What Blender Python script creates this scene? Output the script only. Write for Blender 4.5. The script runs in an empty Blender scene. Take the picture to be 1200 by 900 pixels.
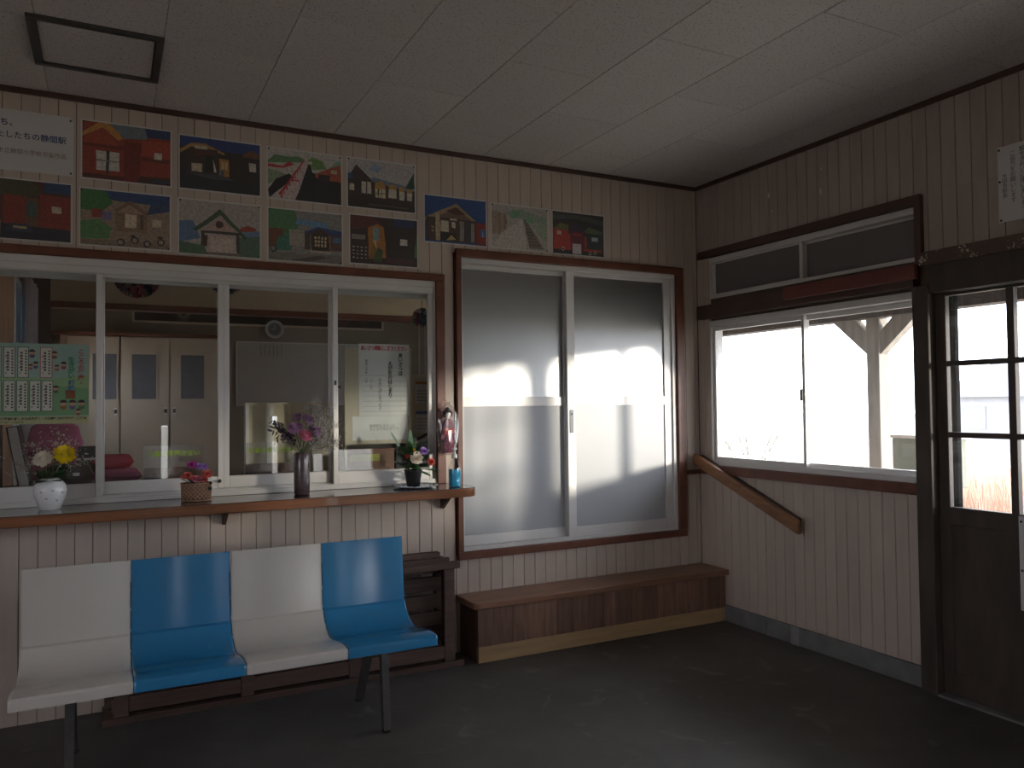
import bpy, bmesh, math, random
from mathutils import Vector, Matrix

random.seed(7)
scene = bpy.context.scene
C = scene.collection

# ------------------------------------------------------------------ camera
CAM_H = 1.45
F_PX = 923.7
YAW, PITCH, ROLL = math.radians(27.174), math.radians(1.574), math.radians(0.639)
fw = Vector((math.sin(YAW) * math.cos(PITCH), math.cos(YAW) * math.cos(PITCH), math.sin(PITCH)))
rt = Vector((math.cos(YAW), -math.sin(YAW), 0.0))
dn = fw.cross(rt)
cr, sr = math.cos(ROLL), math.sin(ROLL)
r2 = cr * rt + sr * dn
d2 = -sr * rt + cr * dn
cam_data = bpy.data.cameras.new('camera')
cam_data.sensor_width = 36.0
cam_data.lens = F_PX / 1200.0 * 36.0
cam_data.clip_start = 0.05
cam_data.clip_end = 300
cam = bpy.data.objects.new('camera', cam_data)
C.objects.link(cam)
up = -d2
bk = -fw
cam.matrix_world = Matrix(((r2.x, up.x, bk.x, 0.0), (r2.y, up.y, bk.y, 0.0), (r2.z, up.z, bk.z, CAM_H), (0, 0, 0, 1)))
scene.camera = cam

# ------------------------------------------------------------------ world, sun, exposure
world = bpy.data.worlds.new('hazy_sky')
scene.world = world
world.use_nodes = True
bg = world.node_tree.nodes['Background']
bg.inputs[0].default_value = (0.87, 0.905, 1.0, 1)
bg.inputs[1].default_value = 6.0
SUN_DIR = Vector((0.579, -0.815, 0.097)).normalized()      # towards the low sun
sl = bpy.data.lights.new('low_sun', 'SUN')
sl.energy = 3.0
sl.angle = math.radians(3.8)
sl.color = (1.0, 0.905, 0.77)
sun = bpy.data.objects.new('low_sun', sl)
C.objects.link(sun)
sun.rotation_euler = (-SUN_DIR).to_track_quat('-Z', 'Y').to_euler()
sun.location = (8, -8, 5)
vs = scene.view_settings
vs.view_transform = 'Standard'
vs.look = 'None'
vs.gamma = 1.0
vs.use_curve_mapping = False
vs.exposure = 0.62
cy = scene.cycles
cy.use_denoising = True
cy.max_bounces = 10
cy.diffuse_bounces = 6
cy.glossy_bounces = 4
cy.transmission_bounces = 6
cy.transparent_max_bounces = 16
cy.sample_clamp_indirect = 4.0
cy.caustics_reflective = False
cy.caustics_refractive = False

# ------------------------------------------------------------------ materials
def lin(c):
    return c / 12.92 if c <= 0.04045 else ((c + 0.055) / 1.055) ** 2.4
def hexc(h):
    return tuple(lin(int(h[i:i + 2], 16) / 255.0) for i in (0, 2, 4))

MATS = {}
def node_mat(name):
    m = bpy.data.materials.new(name)
    m.use_nodes = True
    nt = m.node_tree
    nt.nodes.clear()
    out = nt.nodes.new('ShaderNodeOutputMaterial')
    return m, nt, out

def mat(name, col, rough=0.6, metal=0.0, var=0.12, scale=12.0, stretch=(1, 1, 1), bump=0.0, bscale=60.0, objvar=0.0, spec=0.5, coat=0.0, col2=None, coords='Object', detail=4.0):
    """principled with a noise tint, optional bump and optional tint per object"""
    if name in MATS:
        return MATS[name]
    m, nt, out = node_mat(name)
    N, L = nt.nodes, nt.links
    b = N.new('ShaderNodeBsdfPrincipled')
    L.new(b.outputs[0], out.inputs[0])
    tc = N.new('ShaderNodeTexCoord')
    mp = N.new('ShaderNodeMapping')
    mp.inputs['Scale'].default_value = stretch
    L.new(tc.outputs[coords], mp.inputs[0])
    if coords == 'Object':
        oi0 = N.new('ShaderNodeObjectInfo')
        vm = N.new('ShaderNodeVectorMath'); vm.operation = 'MULTIPLY_ADD'
        vm.inputs[1].default_value = (1, 1, 1)
        cmb = N.new('ShaderNodeCombineXYZ')
        mm = N.new('ShaderNodeMath'); mm.operation = 'MULTIPLY'; mm.inputs[1].default_value = 37.0
        L.new(oi0.outputs['Random'], mm.inputs[0])
        for i in range(3):
            L.new(mm.outputs[0], cmb.inputs[i])
        L.new(tc.outputs[coords], vm.inputs[0]); L.new(cmb.outputs[0], vm.inputs[2])
        L.new(vm.outputs[0], mp.inputs[0])
    nz = N.new('ShaderNodeTexNoise')
    nz.inputs['Scale'].default_value = scale
    nz.inputs['Detail'].default_value = detail
    L.new(mp.outputs[0], nz.inputs['Vector'])
    mx = N.new('ShaderNodeMix'); mx.data_type = 'RGBA'
    c2 = col2 if col2 else tuple(c * (1 - var) for c in col)
    c1 = col if col2 else tuple(min(1, c * (1 + var)) for c in col)
    mx.inputs['A'].default_value = (*c1, 1)
    mx.inputs['B'].default_value = (*c2, 1)
    rp = N.new('ShaderNodeMapRange')
    rp.inputs['From Min'].default_value = 0.3; rp.inputs['From Max'].default_value = 0.7
    L.new(nz.outputs['Fac'], rp.inputs['Value'])
    L.new(rp.outputs[0], mx.inputs['Factor'])
    src = mx.outputs['Result']
    if objvar > 0:
        oi = N.new('ShaderNodeObjectInfo')
        mr = N.new('ShaderNodeMapRange')
        mr.inputs['To Min'].default_value = 1 - objvar; mr.inputs['To Max'].default_value = 1 + objvar
        L.new(oi.outputs['Random'], mr.inputs['Value'])
        hs = N.new('ShaderNodeHueSaturation')
        L.new(mr.outputs[0], hs.inputs['Value'])
        L.new(src, hs.inputs['Color'])
        src = hs.outputs[0]
    L.new(src, b.inputs['Base Color'])
    b.inputs['Roughness'].default_value = rough
    b.inputs['Metallic'].default_value = metal
    b.inputs['Specular IOR Level'].default_value = spec
    b.inputs['Coat Weight'].default_value = coat
    if bump > 0:
        n2 = N.new('ShaderNodeTexNoise')
        n2.inputs['Scale'].default_value = bscale
        n2.inputs['Detail'].default_value = 3
        L.new(mp.outputs[0], n2.inputs['Vector'])
        bp = N.new('ShaderNodeBump')
        bp.inputs['Strength'].default_value = bump
        bp.inputs['Distance'].default_value = 0.004
        L.new(n2.outputs['Fac'], bp.inputs['Height'])
        L.new(bp.outputs[0], b.inputs['Normal'])
    MATS[name] = m
    return m

def schlick(nt, f0, mult=1.0):
    N, L = nt.nodes, nt.links
    lw = N.new('ShaderNodeLayerWeight'); lw.inputs['Blend'].default_value = 0.5
    pw = N.new('ShaderNodeMath'); pw.operation = 'POWER'; pw.inputs[1].default_value = 5.0
    L.new(lw.outputs['Facing'], pw.inputs[0])
    ma = N.new('ShaderNodeMath'); ma.operation = 'MULTIPLY_ADD'
    ma.inputs[1].default_value = (1 - f0) * mult; ma.inputs[2].default_value = f0 * mult
    L.new(pw.outputs[0], ma.inputs[0])
    return ma.outputs[0]

def glass_mat(name, tint=(0.93, 0.95, 0.95), f0=0.04, rough=0.0, dirt=0.0):
    m, nt, out = node_mat(name)
    N, L = nt.nodes, nt.links
    tr = N.new('ShaderNodeBsdfTransparent'); tr.inputs[0].default_value = (*tint, 1)
    gl = N.new('ShaderNodeBsdfGlossy'); gl.inputs['Roughness'].default_value = rough
    gl.inputs['Color'].default_value = (1, 1, 1, 1)
    mx = N.new('ShaderNodeMixShader')
    L.new(schlick(nt, f0), mx.inputs[0])
    src = tr.outputs[0]
    if dirt > 0:
        df = N.new('ShaderNodeBsdfTranslucent'); df.inputs[0].default_value = (0.8, 0.8, 0.8, 1)
        d2_ = N.new('ShaderNodeMixShader'); d2_.inputs[0].default_value = dirt
        L.new(tr.outputs[0], d2_.inputs[1]); L.new(df.outputs[0], d2_.inputs[2])
        src = d2_.outputs[0]
    L.new(src, mx.inputs[1]); L.new(gl.outputs[0], mx.inputs[2])
    L.new(mx.outputs[0], out.inputs[0])
    MATS[name] = m
    return m

def frosted_mat(name, transl=(0.11, 0.10, 0.10), diff=(0.02, 0.02, 0.02), f0=0.50, rough=0.29):
    m, nt, out = node_mat(name)
    N, L = nt.nodes, nt.links
    tc = N.new('ShaderNodeTexCoord')
    nz = N.new('ShaderNodeTexNoise'); nz.inputs['Scale'].default_value = 260.0; nz.inputs['Detail'].default_value = 2
    L.new(tc.outputs['Object'], nz.inputs['Vector'])
    bp = N.new('ShaderNodeBump'); bp.inputs['Strength'].default_value = 0.35; bp.inputs['Distance'].default_value = 0.002
    L.new(nz.outputs['Fac'], bp.inputs['Height'])
    tl = N.new('ShaderNodeBsdfTranslucent'); tl.inputs[0].default_value = (*transl, 1)
    df = N.new('ShaderNodeBsdfDiffuse'); df.inputs[0].default_value = (*diff, 1)
    ad = N.new('ShaderNodeAddShader')
    L.new(tl.outputs[0], ad.inputs[0]); L.new(df.outputs[0], ad.inputs[1])
    gl = N.new('ShaderNodeBsdfGlossy'); gl.inputs['Roughness'].default_value = rough
    L.new(bp.outputs[0], gl.inputs['Normal'])
    mx = N.new('ShaderNodeMixShader')
    L.new(schlick(nt, f0), mx.inputs[0])
    L.new(ad.outputs[0], mx.inputs[1]); L.new(gl.outputs[0], mx.inputs[2])
    L.new(mx.outputs[0], out.inputs[0])
    MATS[name] = m
    return m

def paint_mat(name, rough=0.75, amt=0.26, scale=70.0, sat=1.0, val=1.0, pale=0.0):
    """colour from the mesh colour attribute (flat print / crayon), broken up by noise"""
    m, nt, out = node_mat(name)
    N, L = nt.nodes, nt.links
    at = N.new('ShaderNodeAttribute'); at.attribute_name = 'print'
    tc = N.new('ShaderNodeTexCoord')
    nz = N.new('ShaderNodeTexNoise'); nz.inputs['Scale'].default_value = scale; nz.inputs['Detail'].default_value = 3
    L.new(tc.outputs['Object'], nz.inputs['Vector'])
    mr = N.new('ShaderNodeMapRange')
    mr.inputs['From Min'].default_value = 0.3; mr.inputs['From Max'].default_value = 0.7
    mr.inputs['To Min'].default_value = val * (1 - amt); mr.inputs['To Max'].default_value = val * (1 + amt)
    L.new(nz.outputs['Fac'], mr.inputs['Value'])
    hs = N.new('ShaderNodeHueSaturation'); hs.inputs['Saturation'].default_value = sat
    L.new(at.outputs['Color'], hs.inputs['Color']); L.new(mr.outputs[0], hs.inputs['Value'])
    b = N.new('ShaderNodeBsdfPrincipled'); b.inputs['Roughness'].default_value = rough
    pm = N.new('ShaderNodeMix'); pm.data_type = 'RGBA'; pm.inputs['Factor'].default_value = pale
    pm.inputs['B'].default_value = (0.36, 0.34, 0.33, 1)
    L.new(hs.outputs[0], pm.inputs['A'])
    L.new(pm.outputs['Result'], b.inputs['Base Color'])
    L.new(b.outputs[0], out.inputs[0])
    MATS[name] = m
    return m

def ceiling_mat():
    m, nt, out = node_mat('ceiling_board')
    N, L = nt.nodes, nt.links
    b = N.new('ShaderNodeBsdfPrincipled'); b.inputs['Roughness'].default_value = 0.9
    tc = N.new('ShaderNodeTexCoord')
    oi = N.new('ShaderNodeObjectInfo')
    ad = N.new('ShaderNodeVectorMath'); ad.operation = 'ADD'
    L.new(tc.outputs['Object'], ad.inputs[0]); L.new(oi.outputs['Location'], ad.inputs[1])
    vo = N.new('ShaderNodeTexNoise'); vo.inputs['Scale'].default_value = 95.0; vo.inputs['Detail'].default_value = 1.0
    L.new(ad.outputs[0], vo.inputs['Vector'])
    mr = N.new('ShaderNodeMapRange')
    mr.inputs['From Min'].default_value = 0.60; mr.inputs['From Max'].default_value = 0.66
    L.new(vo.outputs['Fac'], mr.inputs['Value'])
    mx = N.new('ShaderNodeMix'); mx.data_type = 'RGBA'
    mx.inputs['A'].default_value = (0.60, 0.55, 0.525, 1); mx.inputs['B'].default_value = (0.42, 0.375, 0.35, 1)
    L.new(mr.outputs[0], mx.inputs['Factor'])
    mro = N.new('ShaderNodeMapRange'); mro.inputs['To Min'].default_value = 0.96; mro.inputs['To Max'].default_value = 1.04
    L.new(oi.outputs['Random'], mro.inputs['Value'])
    hs = N.new('ShaderNodeHueSaturation'); L.new(mro.outputs[0], hs.inputs['Value']); L.new(mx.outputs['Result'], hs.inputs['Color'])
    L.new(hs.outputs[0], b.inputs['Base Color'])
    L.new(b.outputs[0], out.inputs[0])
    MATS['ceiling_board'] = m
    return m

def floor_mat():
    m, nt, out = node_mat('worn_concrete')
    N, L = nt.nodes, nt.links
    b = N.new('ShaderNodeBsdfPrincipled'); b.inputs['Roughness'].default_value = 0.62
    tc = N.new('ShaderNodeTexCoord')
    n1 = N.new('ShaderNodeTexNoise'); n1.inputs['Scale'].default_value = 1.6; n1.inputs['Detail'].default_value = 9; n1.inputs['Roughness'].default_value = 0.65
    n2 = N.new('ShaderNodeTexNoise'); n2.inputs['Scale'].default_value = 5.0; n2.inputs['Detail'].default_value = 8; n2.inputs['Distortion'].default_value = 0.8
    n3 = N.new('ShaderNodeTexNoise'); n3.inputs['Scale'].default_value = 160.0
    for n in (n1, n2, n3):
        L.new(tc.outputs['Object'], n.inputs['Vector'])
    cr_ = N.new('ShaderNodeValToRGB')
    cr_.color_ramp.elements[0].position = 0.3; cr_.color_ramp.elements[0].color = (0.058, 0.053, 0.048, 1)
    cr_.color_ramp.elements[1].position = 0.72; cr_.color_ramp.elements[1].color = (0.112, 0.104, 0.095, 1)
    L.new(n1.outputs['Fac'], cr_.inputs[0])
    mr = N.new('ShaderNodeMapRange'); mr.inputs['From Min'].default_value = 0.60; mr.inputs['From Max'].default_value = 0.74
    L.new(n2.outputs['Fac'], mr.inputs['Value'])
    mx = N.new('ShaderNodeMix'); mx.data_type = 'RGBA'
    mx.inputs['B'].default_value = (0.155, 0.146, 0.135, 1)
    L.new(mr.outputs[0], mx.inputs['Factor']); L.new(cr_.outputs[0], mx.inputs['A'])
    L.new(mx.outputs['Result'], b.inputs['Base Color'])
    bp = N.new('ShaderNodeBump'); bp.inputs['Strength'].default_value = 0.25; bp.inputs['Distance'].default_value = 0.004
    L.new(n3.outputs['Fac'], bp.inputs['Height']); L.new(bp.outputs[0], b.inputs['Normal'])
    L.new(b.outputs[0], out.inputs[0])
    MATS['worn_concrete'] = m
    return m

def peel_mat():
    """dark brown paint with pale peeled flecks"""
    m, nt, out = node_mat('peeling_brown_paint')
    N, L = nt.nodes, nt.links
    b = N.new('ShaderNodeBsdfPrincipled'); b.inputs['Roughness'].default_value = 0.7
    tc = N.new('ShaderNodeTexCoord')
    n1 = N.new('ShaderNodeTexNoise'); n1.inputs['Scale'].default_value = 75.0; n1.inputs['Detail'].default_value = 5
    n2 = N.new('ShaderNodeTexNoise'); n2.inputs['Scale'].default_value = 9.0
    L.new(tc.outputs['Object'], n1.inputs['Vector']); L.new(tc.outputs['Object'], n2.inputs['Vector'])
    ml = N.new('ShaderNodeMath'); ml.operation = 'MULTIPLY'
    L.new(n1.outputs['Fac'], ml.inputs[0]); L.new(n2.outputs['Fac'], ml.inputs[1])
    mr = N.new('ShaderNodeMapRange'); mr.inputs['From Min'].default_value = 0.285; mr.inputs['From Max'].default_value = 0.305
    L.new(ml.outputs[0], mr.inputs['Value'])
    mx = N.new('ShaderNodeMix'); mx.data_type = 'RGBA'
    mx.inputs['A'].default_value = (0.10, 0.062, 0.045, 1); mx.inputs['B'].default_value = (0.55, 0.48, 0.40, 1)
    L.new(mr.outputs[0], mx.inputs['Factor'])
    L.new(mx.outputs['Result'], b.inputs['Base Color'])
    L.new(b.outputs[0], out.inputs[0])
    MATS['peeling_brown_paint'] = m
    return m

G = glass_mat('clear_glass', dirt=0.008)
GW = glass_mat('dusty_window_glass', tint=(0.94, 0.95, 0.95), dirt=0.006)
GB = glass_mat('thin_plastic', tint=(0.92, 0.92, 0.93), f0=0.06, rough=0.12)
FROST = frosted_mat('frosted_glass')
PRINT = paint_mat('crayon_painting', sat=1.0, val=0.95, pale=0.12)
FLAT = paint_mat('flat_print', rough=0.45, amt=0.04)
CEIL = ceiling_mat()
FLOORM = floor_mat()
PEEL = peel_mat()
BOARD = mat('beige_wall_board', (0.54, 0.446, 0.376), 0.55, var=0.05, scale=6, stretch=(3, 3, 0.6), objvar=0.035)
BOARD_R = mat('shaded_wall_board', (0.40, 0.335, 0.295), 0.6, var=0.08, scale=6, stretch=(3, 3, 0.6), objvar=0.04)  # same beige boards, darkened for shade on the upper window wall and some age
GROOVE = mat('dark_groove_backing', (0.12, 0.08, 0.055), 0.8)
BROWN = mat('red_brown_trim', (0.150, 0.052, 0.030), 0.42, var=0.2, scale=9, stretch=(1, 1, 1))
DARKB = mat('dark_brown_trim', (0.075, 0.040, 0.028), 0.5, var=0.2, scale=9)
OLDW = mat('old_dark_timber', (0.060, 0.044, 0.034), 0.6, var=0.3, scale=14, stretch=(1, 1, 0.25), bump=0.3, bscale=40)
REDB = mat('dull_red_paint', (0.16, 0.045, 0.035), 0.6, var=0.15, scale=8)
ALU = mat('anodised_aluminium', (0.70, 0.68, 0.655), 0.42, metal=0.2, var=0.04, scale=5)
ALUD = mat('dark_aluminium', (0.16, 0.16, 0.16), 0.5, metal=0.3)  # dark grey aluminium for the finger pull
PANEL = mat('pale_lower_panel', (0.43, 0.44, 0.46), 0.38, var=0.03, scale=4)
LEDGE = mat('varnished_counter_wood', (0.20, 0.075, 0.032), 0.22, var=0.3, scale=5, stretch=(0.5, 7, 7), coat=0.3)
LEDGE_TOP = mat('varnished_counter_top', (0.085, 0.050, 0.034), 0.16, var=0.3, scale=5, stretch=(0.5, 7, 7), coat=0.4)
STEPTOP = mat('step_top_wood', (0.24, 0.122, 0.074), 0.36, var=0.22, scale=5, stretch=(0.5, 9, 9))
STEPF = mat('step_front_wood', (0.19, 0.102, 0.070), 0.5, var=0.25, scale=8, stretch=(6, 6, 0.6), objvar=0.28)
STEPB = mat('pale_base_wood', (0.42, 0.28, 0.14), 0.55, var=0.12, scale=6, stretch=(0.5, 6, 6))
RAILW = mat('handrail_wood', (0.27, 0.125, 0.058), 0.33, var=0.25, scale=6, stretch=(6, 1, 6))
RACKW = mat('weathered_bench_wood', (0.090, 0.052, 0.040), 0.6, var=0.3, scale=8, stretch=(0.5, 6, 6), objvar=0.15)
CREAM = mat('cream_plastic', (0.52, 0.485, 0.44), 0.17, var=0.02, scale=3)
BLUE = mat('blue_plastic', (0.026, 0.18, 0.36), 0.15, var=0.04, scale=3)
STEEL = mat('dark_painted_steel', (0.055, 0.050, 0.047), 0.45, var=0.2, scale=20)
CONC = mat('grey_concrete_kerb', (0.17, 0.17, 0.165), 0.8, var=0.2, scale=9, bump=0.3)
PAPER = mat('white_paper', (0.62, 0.60, 0.58), 0.7, var=0.02, scale=4)
BLACK = mat('black_plastic', (0.012, 0.012, 0.013), 0.4)
INK = mat('black_ink', (0.02, 0.02, 0.025), 0.7)
INKB = mat('navy_ink', (0.02, 0.05, 0.16), 0.7)
INKBR = mat('brown_ink', (0.20, 0.11, 0.08), 0.7)
INKR = mat('red_ink', (0.62, 0.03, 0.06), 0.6)
INKG = mat('green_ink', (0.04, 0.25, 0.10), 0.6)
INKBL = mat('blue_ink', (0.06, 0.12, 0.40), 0.6)
INKLIME = mat('lime_ink', (0.45, 0.66, 0.03), 0.6)
WHITEP = mat('white_porcelain', (0.78, 0.78, 0.78), 0.14, var=0.02, coat=0.4)
DARKV = mat('dark_glazed_pottery', (0.075, 0.050, 0.055), 0.28, var=0.4, scale=14, stretch=(1, 1, 2.5), coat=0.3)
LEAF = mat('dark_green_leaf', (0.035, 0.095, 0.030), 0.42, var=0.35, scale=30)
STEM = mat('green_stem', (0.07, 0.15, 0.04), 0.5)
DRYSTEM = mat('thin_dry_stem', (0.19, 0.17, 0.12), 0.7)
SPRAY = mat('white_spray_bloom', (0.56, 0.53, 0.48), 0.7)
YELLOW = mat('yellow_petal', (0.80, 0.62, 0.02), 0.55, var=0.15, scale=40)
PALEP = mat('cream_petal', (0.78, 0.70, 0.60), 0.6, var=0.1, scale=40)
PURPLE = mat('mauve_petal', (0.42, 0.24, 0.42), 0.55, var=0.3, scale=50)
PINKP = mat('pink_petal', (0.62, 0.20, 0.30), 0.55, var=0.25, scale=50)
REDP = mat('coral_petal', (0.66, 0.13, 0.10), 0.55, var=0.25, scale=50)
VIOLET = mat('violet_petal', (0.40, 0.22, 0.60), 0.55, var=0.2, scale=50)
WICKER = mat('wicker', (0.36, 0.21, 0.13), 0.65, var=0.25, scale=60)
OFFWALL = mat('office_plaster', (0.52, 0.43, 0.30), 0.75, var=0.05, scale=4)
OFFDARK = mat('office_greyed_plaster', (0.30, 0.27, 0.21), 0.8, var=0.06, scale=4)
OFFPINK = mat('office_pinkish_wood', (0.42, 0.24, 0.14), 0.6, var=0.25, scale=5, stretch=(3, 3, 0.6))
CABDOOR = mat('cream_cupboard_door', (0.50, 0.43, 0.34), 0.5, var=0.03, scale=3)
GREYPANE = mat('grey_cupboard_pane', (0.13, 0.14, 0.16), 0.25)
WBOARD = mat('whiteboard_face', (0.50, 0.49, 0.46), 0.3, var=0.02)
CURT = mat('grey_lilac_curtain', (0.36, 0.33, 0.36), 0.85, var=0.12, scale=20, stretch=(6, 6, 0.4))
REDC = mat('red_cushion_cloth', (0.42, 0.035, 0.060), 0.8, var=0.15, scale=30)
PINKC = mat('pink_cushion_cloth', (0.46, 0.12, 0.25), 0.8, var=0.15, scale=30)
CREAMW = mat('cream_painted_wood', (0.60, 0.52, 0.37), 0.5, var=0.05, scale=4, stretch=(4, 4, 0.5))
BOXW = mat('brown_box_wood', (0.19, 0.09, 0.05), 0.5, var=0.25, scale=6)
OUTG = mat('pale_gravel_ground', (0.42, 0.39, 0.33), 0.9, var=0.2, scale=3, detail=8)
OUTW = mat('bleached_timber', (0.46, 0.42, 0.37), 0.75, var=0.2, scale=8, stretch=(3, 3, 0.4))
EAVE = mat('canopy_underside_wood', (0.11, 0.085, 0.075), 0.75, var=0.2, scale=5)
HOUSEW = mat('distant_house_wall', (0.30, 0.30, 0.32), 0.8, var=0.05)
HOUSER = mat('distant_house_roof', (0.22, 0.225, 0.25), 0.6, var=0.1)
GRASSM = mat('dry_reddish_grass', (0.58, 0.40, 0.30), 0.8, var=0.35, scale=3, coords='Generated')
SHRUBM = mat('dull_shrub_leaf', (0.34, 0.36, 0.24), 0.7, var=0.4, scale=8)

# ------------------------------------------------------------------ mesh helpers
class MB:
    def __init__(self):
        self.v, self.f, self.mi, self.col, self.sm = [], [], [], [], []
    def face(self, idx, mi=0, col=None, smooth=False):
        self.f.append(idx); self.mi.append(mi); self.col.append(col); self.sm.append(smooth)
    def box(self, x0, x1, y0, y1, z0, z1, mi=0, col=None):
        n = len(self.v)
        self.v += [(x0, y0, z0), (x1, y0, z0), (x1, y1, z0), (x0, y1, z0), (x0, y0, z1), (x1, y0, z1), (x1, y1, z1), (x0, y1, z1)]
        for q in ((0, 3, 2, 1), (4, 5, 6, 7), (0, 1, 5, 4), (1, 2, 6, 5), (2, 3, 7, 6), (3, 0, 4, 7)):
            self.face([n + i for i in q], mi, col)
        return self
    def prism(self, pts, axis, a, b, mi=0, smooth=False, col=None):
        """pts: 2D outline in the two other axes (order xyz without axis), extruded a..b"""
        n = len(self.v); k = len(pts)
        for w in (a, b):
            for p in pts:
                c = list(p); c.insert(axis, w); self.v.append(tuple(c))
        for i in range(k):
            j = (i + 1) % k
            self.face([n + i, n + j, n + k + j, n + k + i], mi, col, smooth)
        self.face([n + i for i in range(k)][::-1], mi, col)
        self.face([n + k + i for i in range(k)], mi, col)
        return self
    def tube(self, pts, r, seg=8, mi=0, cap=True, smooth=True):
        """r a number or a list along the path"""
        pts = [Vector(p) for p in pts]
        rs = r if isinstance(r, (list, tuple)) else [r] * len(pts)
        n = len(self.v)
        prev = None
        for i, p in enumerate(pts):
            t = (pts[min(i + 1, len(pts) - 1)] - pts[max(i - 1, 0)]).normalized()
            if prev is None:
                a = t.orthogonal().normalized()
            else:
                a = (prev - t * prev.dot(t)).normalized()
            prev = a
            b = t.cross(a)
            for s in range(seg):
                th = 2 * math.pi * s / seg
                self.v.append(tuple(p + rs[i] * (math.cos(th) * a + math.sin(th) * b)))
        for i in range(len(pts) - 1):
            for s in range(seg):
                s2 = (s + 1) % seg
                self.face([n + i * seg + s, n + i * seg + s2, n + (i + 1) * seg + s2, n + (i + 1) * seg + s], mi, None, smooth)
        if cap:
            self.face([n + s for s in range(seg)][::-1], mi)
            self.face([n + (len(pts) - 1) * seg + s for s in range(seg)], mi)
        return self
    def lathe(self, prof, cx=0, cy=0, seg=24, mi=0, sx=1, sy=1, smooth=True):
        n = len(self.v); k = len(prof)
        for r, z in prof:
            for s in range(seg):
                th = 2 * math.pi * s / seg
                self.v.append((cx + sx * r * math.cos(th), cy + sy * r * math.sin(th), z))
        for i in range(k - 1):
            for s in range(seg):
                s2 = (s + 1) % seg
                self.face([n + i * seg + s, n + i * seg + s2, n + (i + 1) * seg + s2, n + (i + 1) * seg + s], mi, None, smooth)
        if prof[0][0] > 1e-6:
            self.face([n + s for s in range(seg)][::-1], mi)
        if prof[-1][0] > 1e-6:
            self.face([n + (k - 1) * seg + s for s in range(seg)], mi)
        return self
    def ball(self, c, r, seg=12, rings=8, mi=0, sc=(1, 1, 1)):
        n = len(self.v)
        for i in range(rings + 1):
            ph = math.pi * i / rings
            for s in range(seg):
                th = 2 * math.pi * s / seg
                self.v.append((c[0] + sc[0] * r * math.sin(ph) * math.cos(th), c[1] + sc[1] * r * math.sin(ph) * math.sin(th), c[2] + sc[2] * r * math.cos(ph)))
        for i in range(rings):
            for s in range(seg):
                s2 = (s + 1) % seg
                self.face([n + i * seg + s, n + (i + 1) * seg + s, n + (i + 1) * seg + s2, n + i * seg + s2], mi, None, True)
        return self
    def quad(self, a, b, c, d, mi=0, col=None, smooth=False):
        n = len(self.v); self.v += [tuple(a), tuple(b), tuple(c), tuple(d)]
        self.face([n, n + 1, n + 2, n + 3], mi, col, smooth)
        return self
    def poly(self, pts, mi=0, col=None):
        n = len(self.v); self.v += [tuple(p) for p in pts]
        self.face(list(range(n, n + len(pts))), mi, col)
        return self
    def petal(self, base, d, side, length, width, curl, mi=0):
        """a curved two-segment petal or leaf"""
        d = Vector(d).normalized(); side = Vector(side).normalized()
        nrm = d.cross(side).normalized()
        b = Vector(base)
        m1 = b + d * length * 0.5 + nrm * curl * 0.35
        t = b + d * length + nrm * curl
        q = b + d * length * 0.82 + nrm * curl * 0.75
        n = len(self.v)
        w = width / 2
        for p, ww in ((b, w * 0.35), (m1, w), (q, w * 0.72)):
            self.v += [tuple(p - side * ww), tuple(p + side * ww)]
        self.v.append(tuple(t))
        self.face([n, n + 1, n + 3, n + 2], mi, None, True)
        self.face([n + 2, n + 3, n + 5, n + 4], mi, None, True)
        self.face([n + 4, n + 5, n + 6], mi, None, True)
        return self
    def mesh(self, name, mats):
        me = bpy.data.meshes.new(name)
        me.from_pydata(self.v, [], self.f)
        for m in (mats if isinstance(mats, (list, tuple)) else [mats]):
            me.materials.append(m)
        me.polygons.foreach_set('material_index', self.mi)
        me.polygons.foreach_set('use_smooth', self.sm)
        if any(c is not None for c in self.col):
            at = me.color_attributes.new('print', 'FLOAT_COLOR', 'CORNER')
            for p in me.polygons:
                c = self.col[p.index] or (1, 1, 1)
                for li in p.loop_indices:
                    at.data[li].color = (*c, 1)
        me.update()
        return me
    def build(self, name, mats, parent=None, loc=None, bevel=0.0, seg=2):
        o = bpy.data.objects.new(name, self.mesh(name, mats))
        C.objects.link(o)
        if parent is not None:
            o.parent = parent
        if loc:
            o.location = loc
        if bevel > 0:
            bv = o.modifiers.new('bevel', 'BEVEL')
            bv.width = bevel; bv.segments = seg; bv.limit_method = 'ANGLE'; bv.angle_limit = math.radians(40)
        return o

def tag(o, label, cat, group=None, kind=None):
    o['label'] = label
    if cat:
        o['category'] = cat
    if group:
        o['group'] = group
    if kind:
        o['kind'] = kind
    return o
def struct(o, label=None):
    o['kind'] = 'structure'
    if label:
        o['label'] = label
    return o
def empty(name, loc=(0, 0, 0)):
    o = bpy.data.objects.new(name, None)
    o.empty_display_size = 0.1
    C.objects.link(o); o.location = loc
    return o
def thing(name, label, cat, loc=(0, 0, 0), group=None):
    return tag(empty(name, loc), label, cat, group)
def link_copy(name, me, parent, loc):
    o = bpy.data.objects.new(name, me)
    C.objects.link(o); o.parent = parent; o.location = loc
    return o
def bx(name, m, x0, x1, y0, y1, z0, z1, parent=None, bevel=0.0):
    return MB().box(x0, x1, y0, y1, z0, z1).build(name, m, parent, None, bevel)

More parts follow.
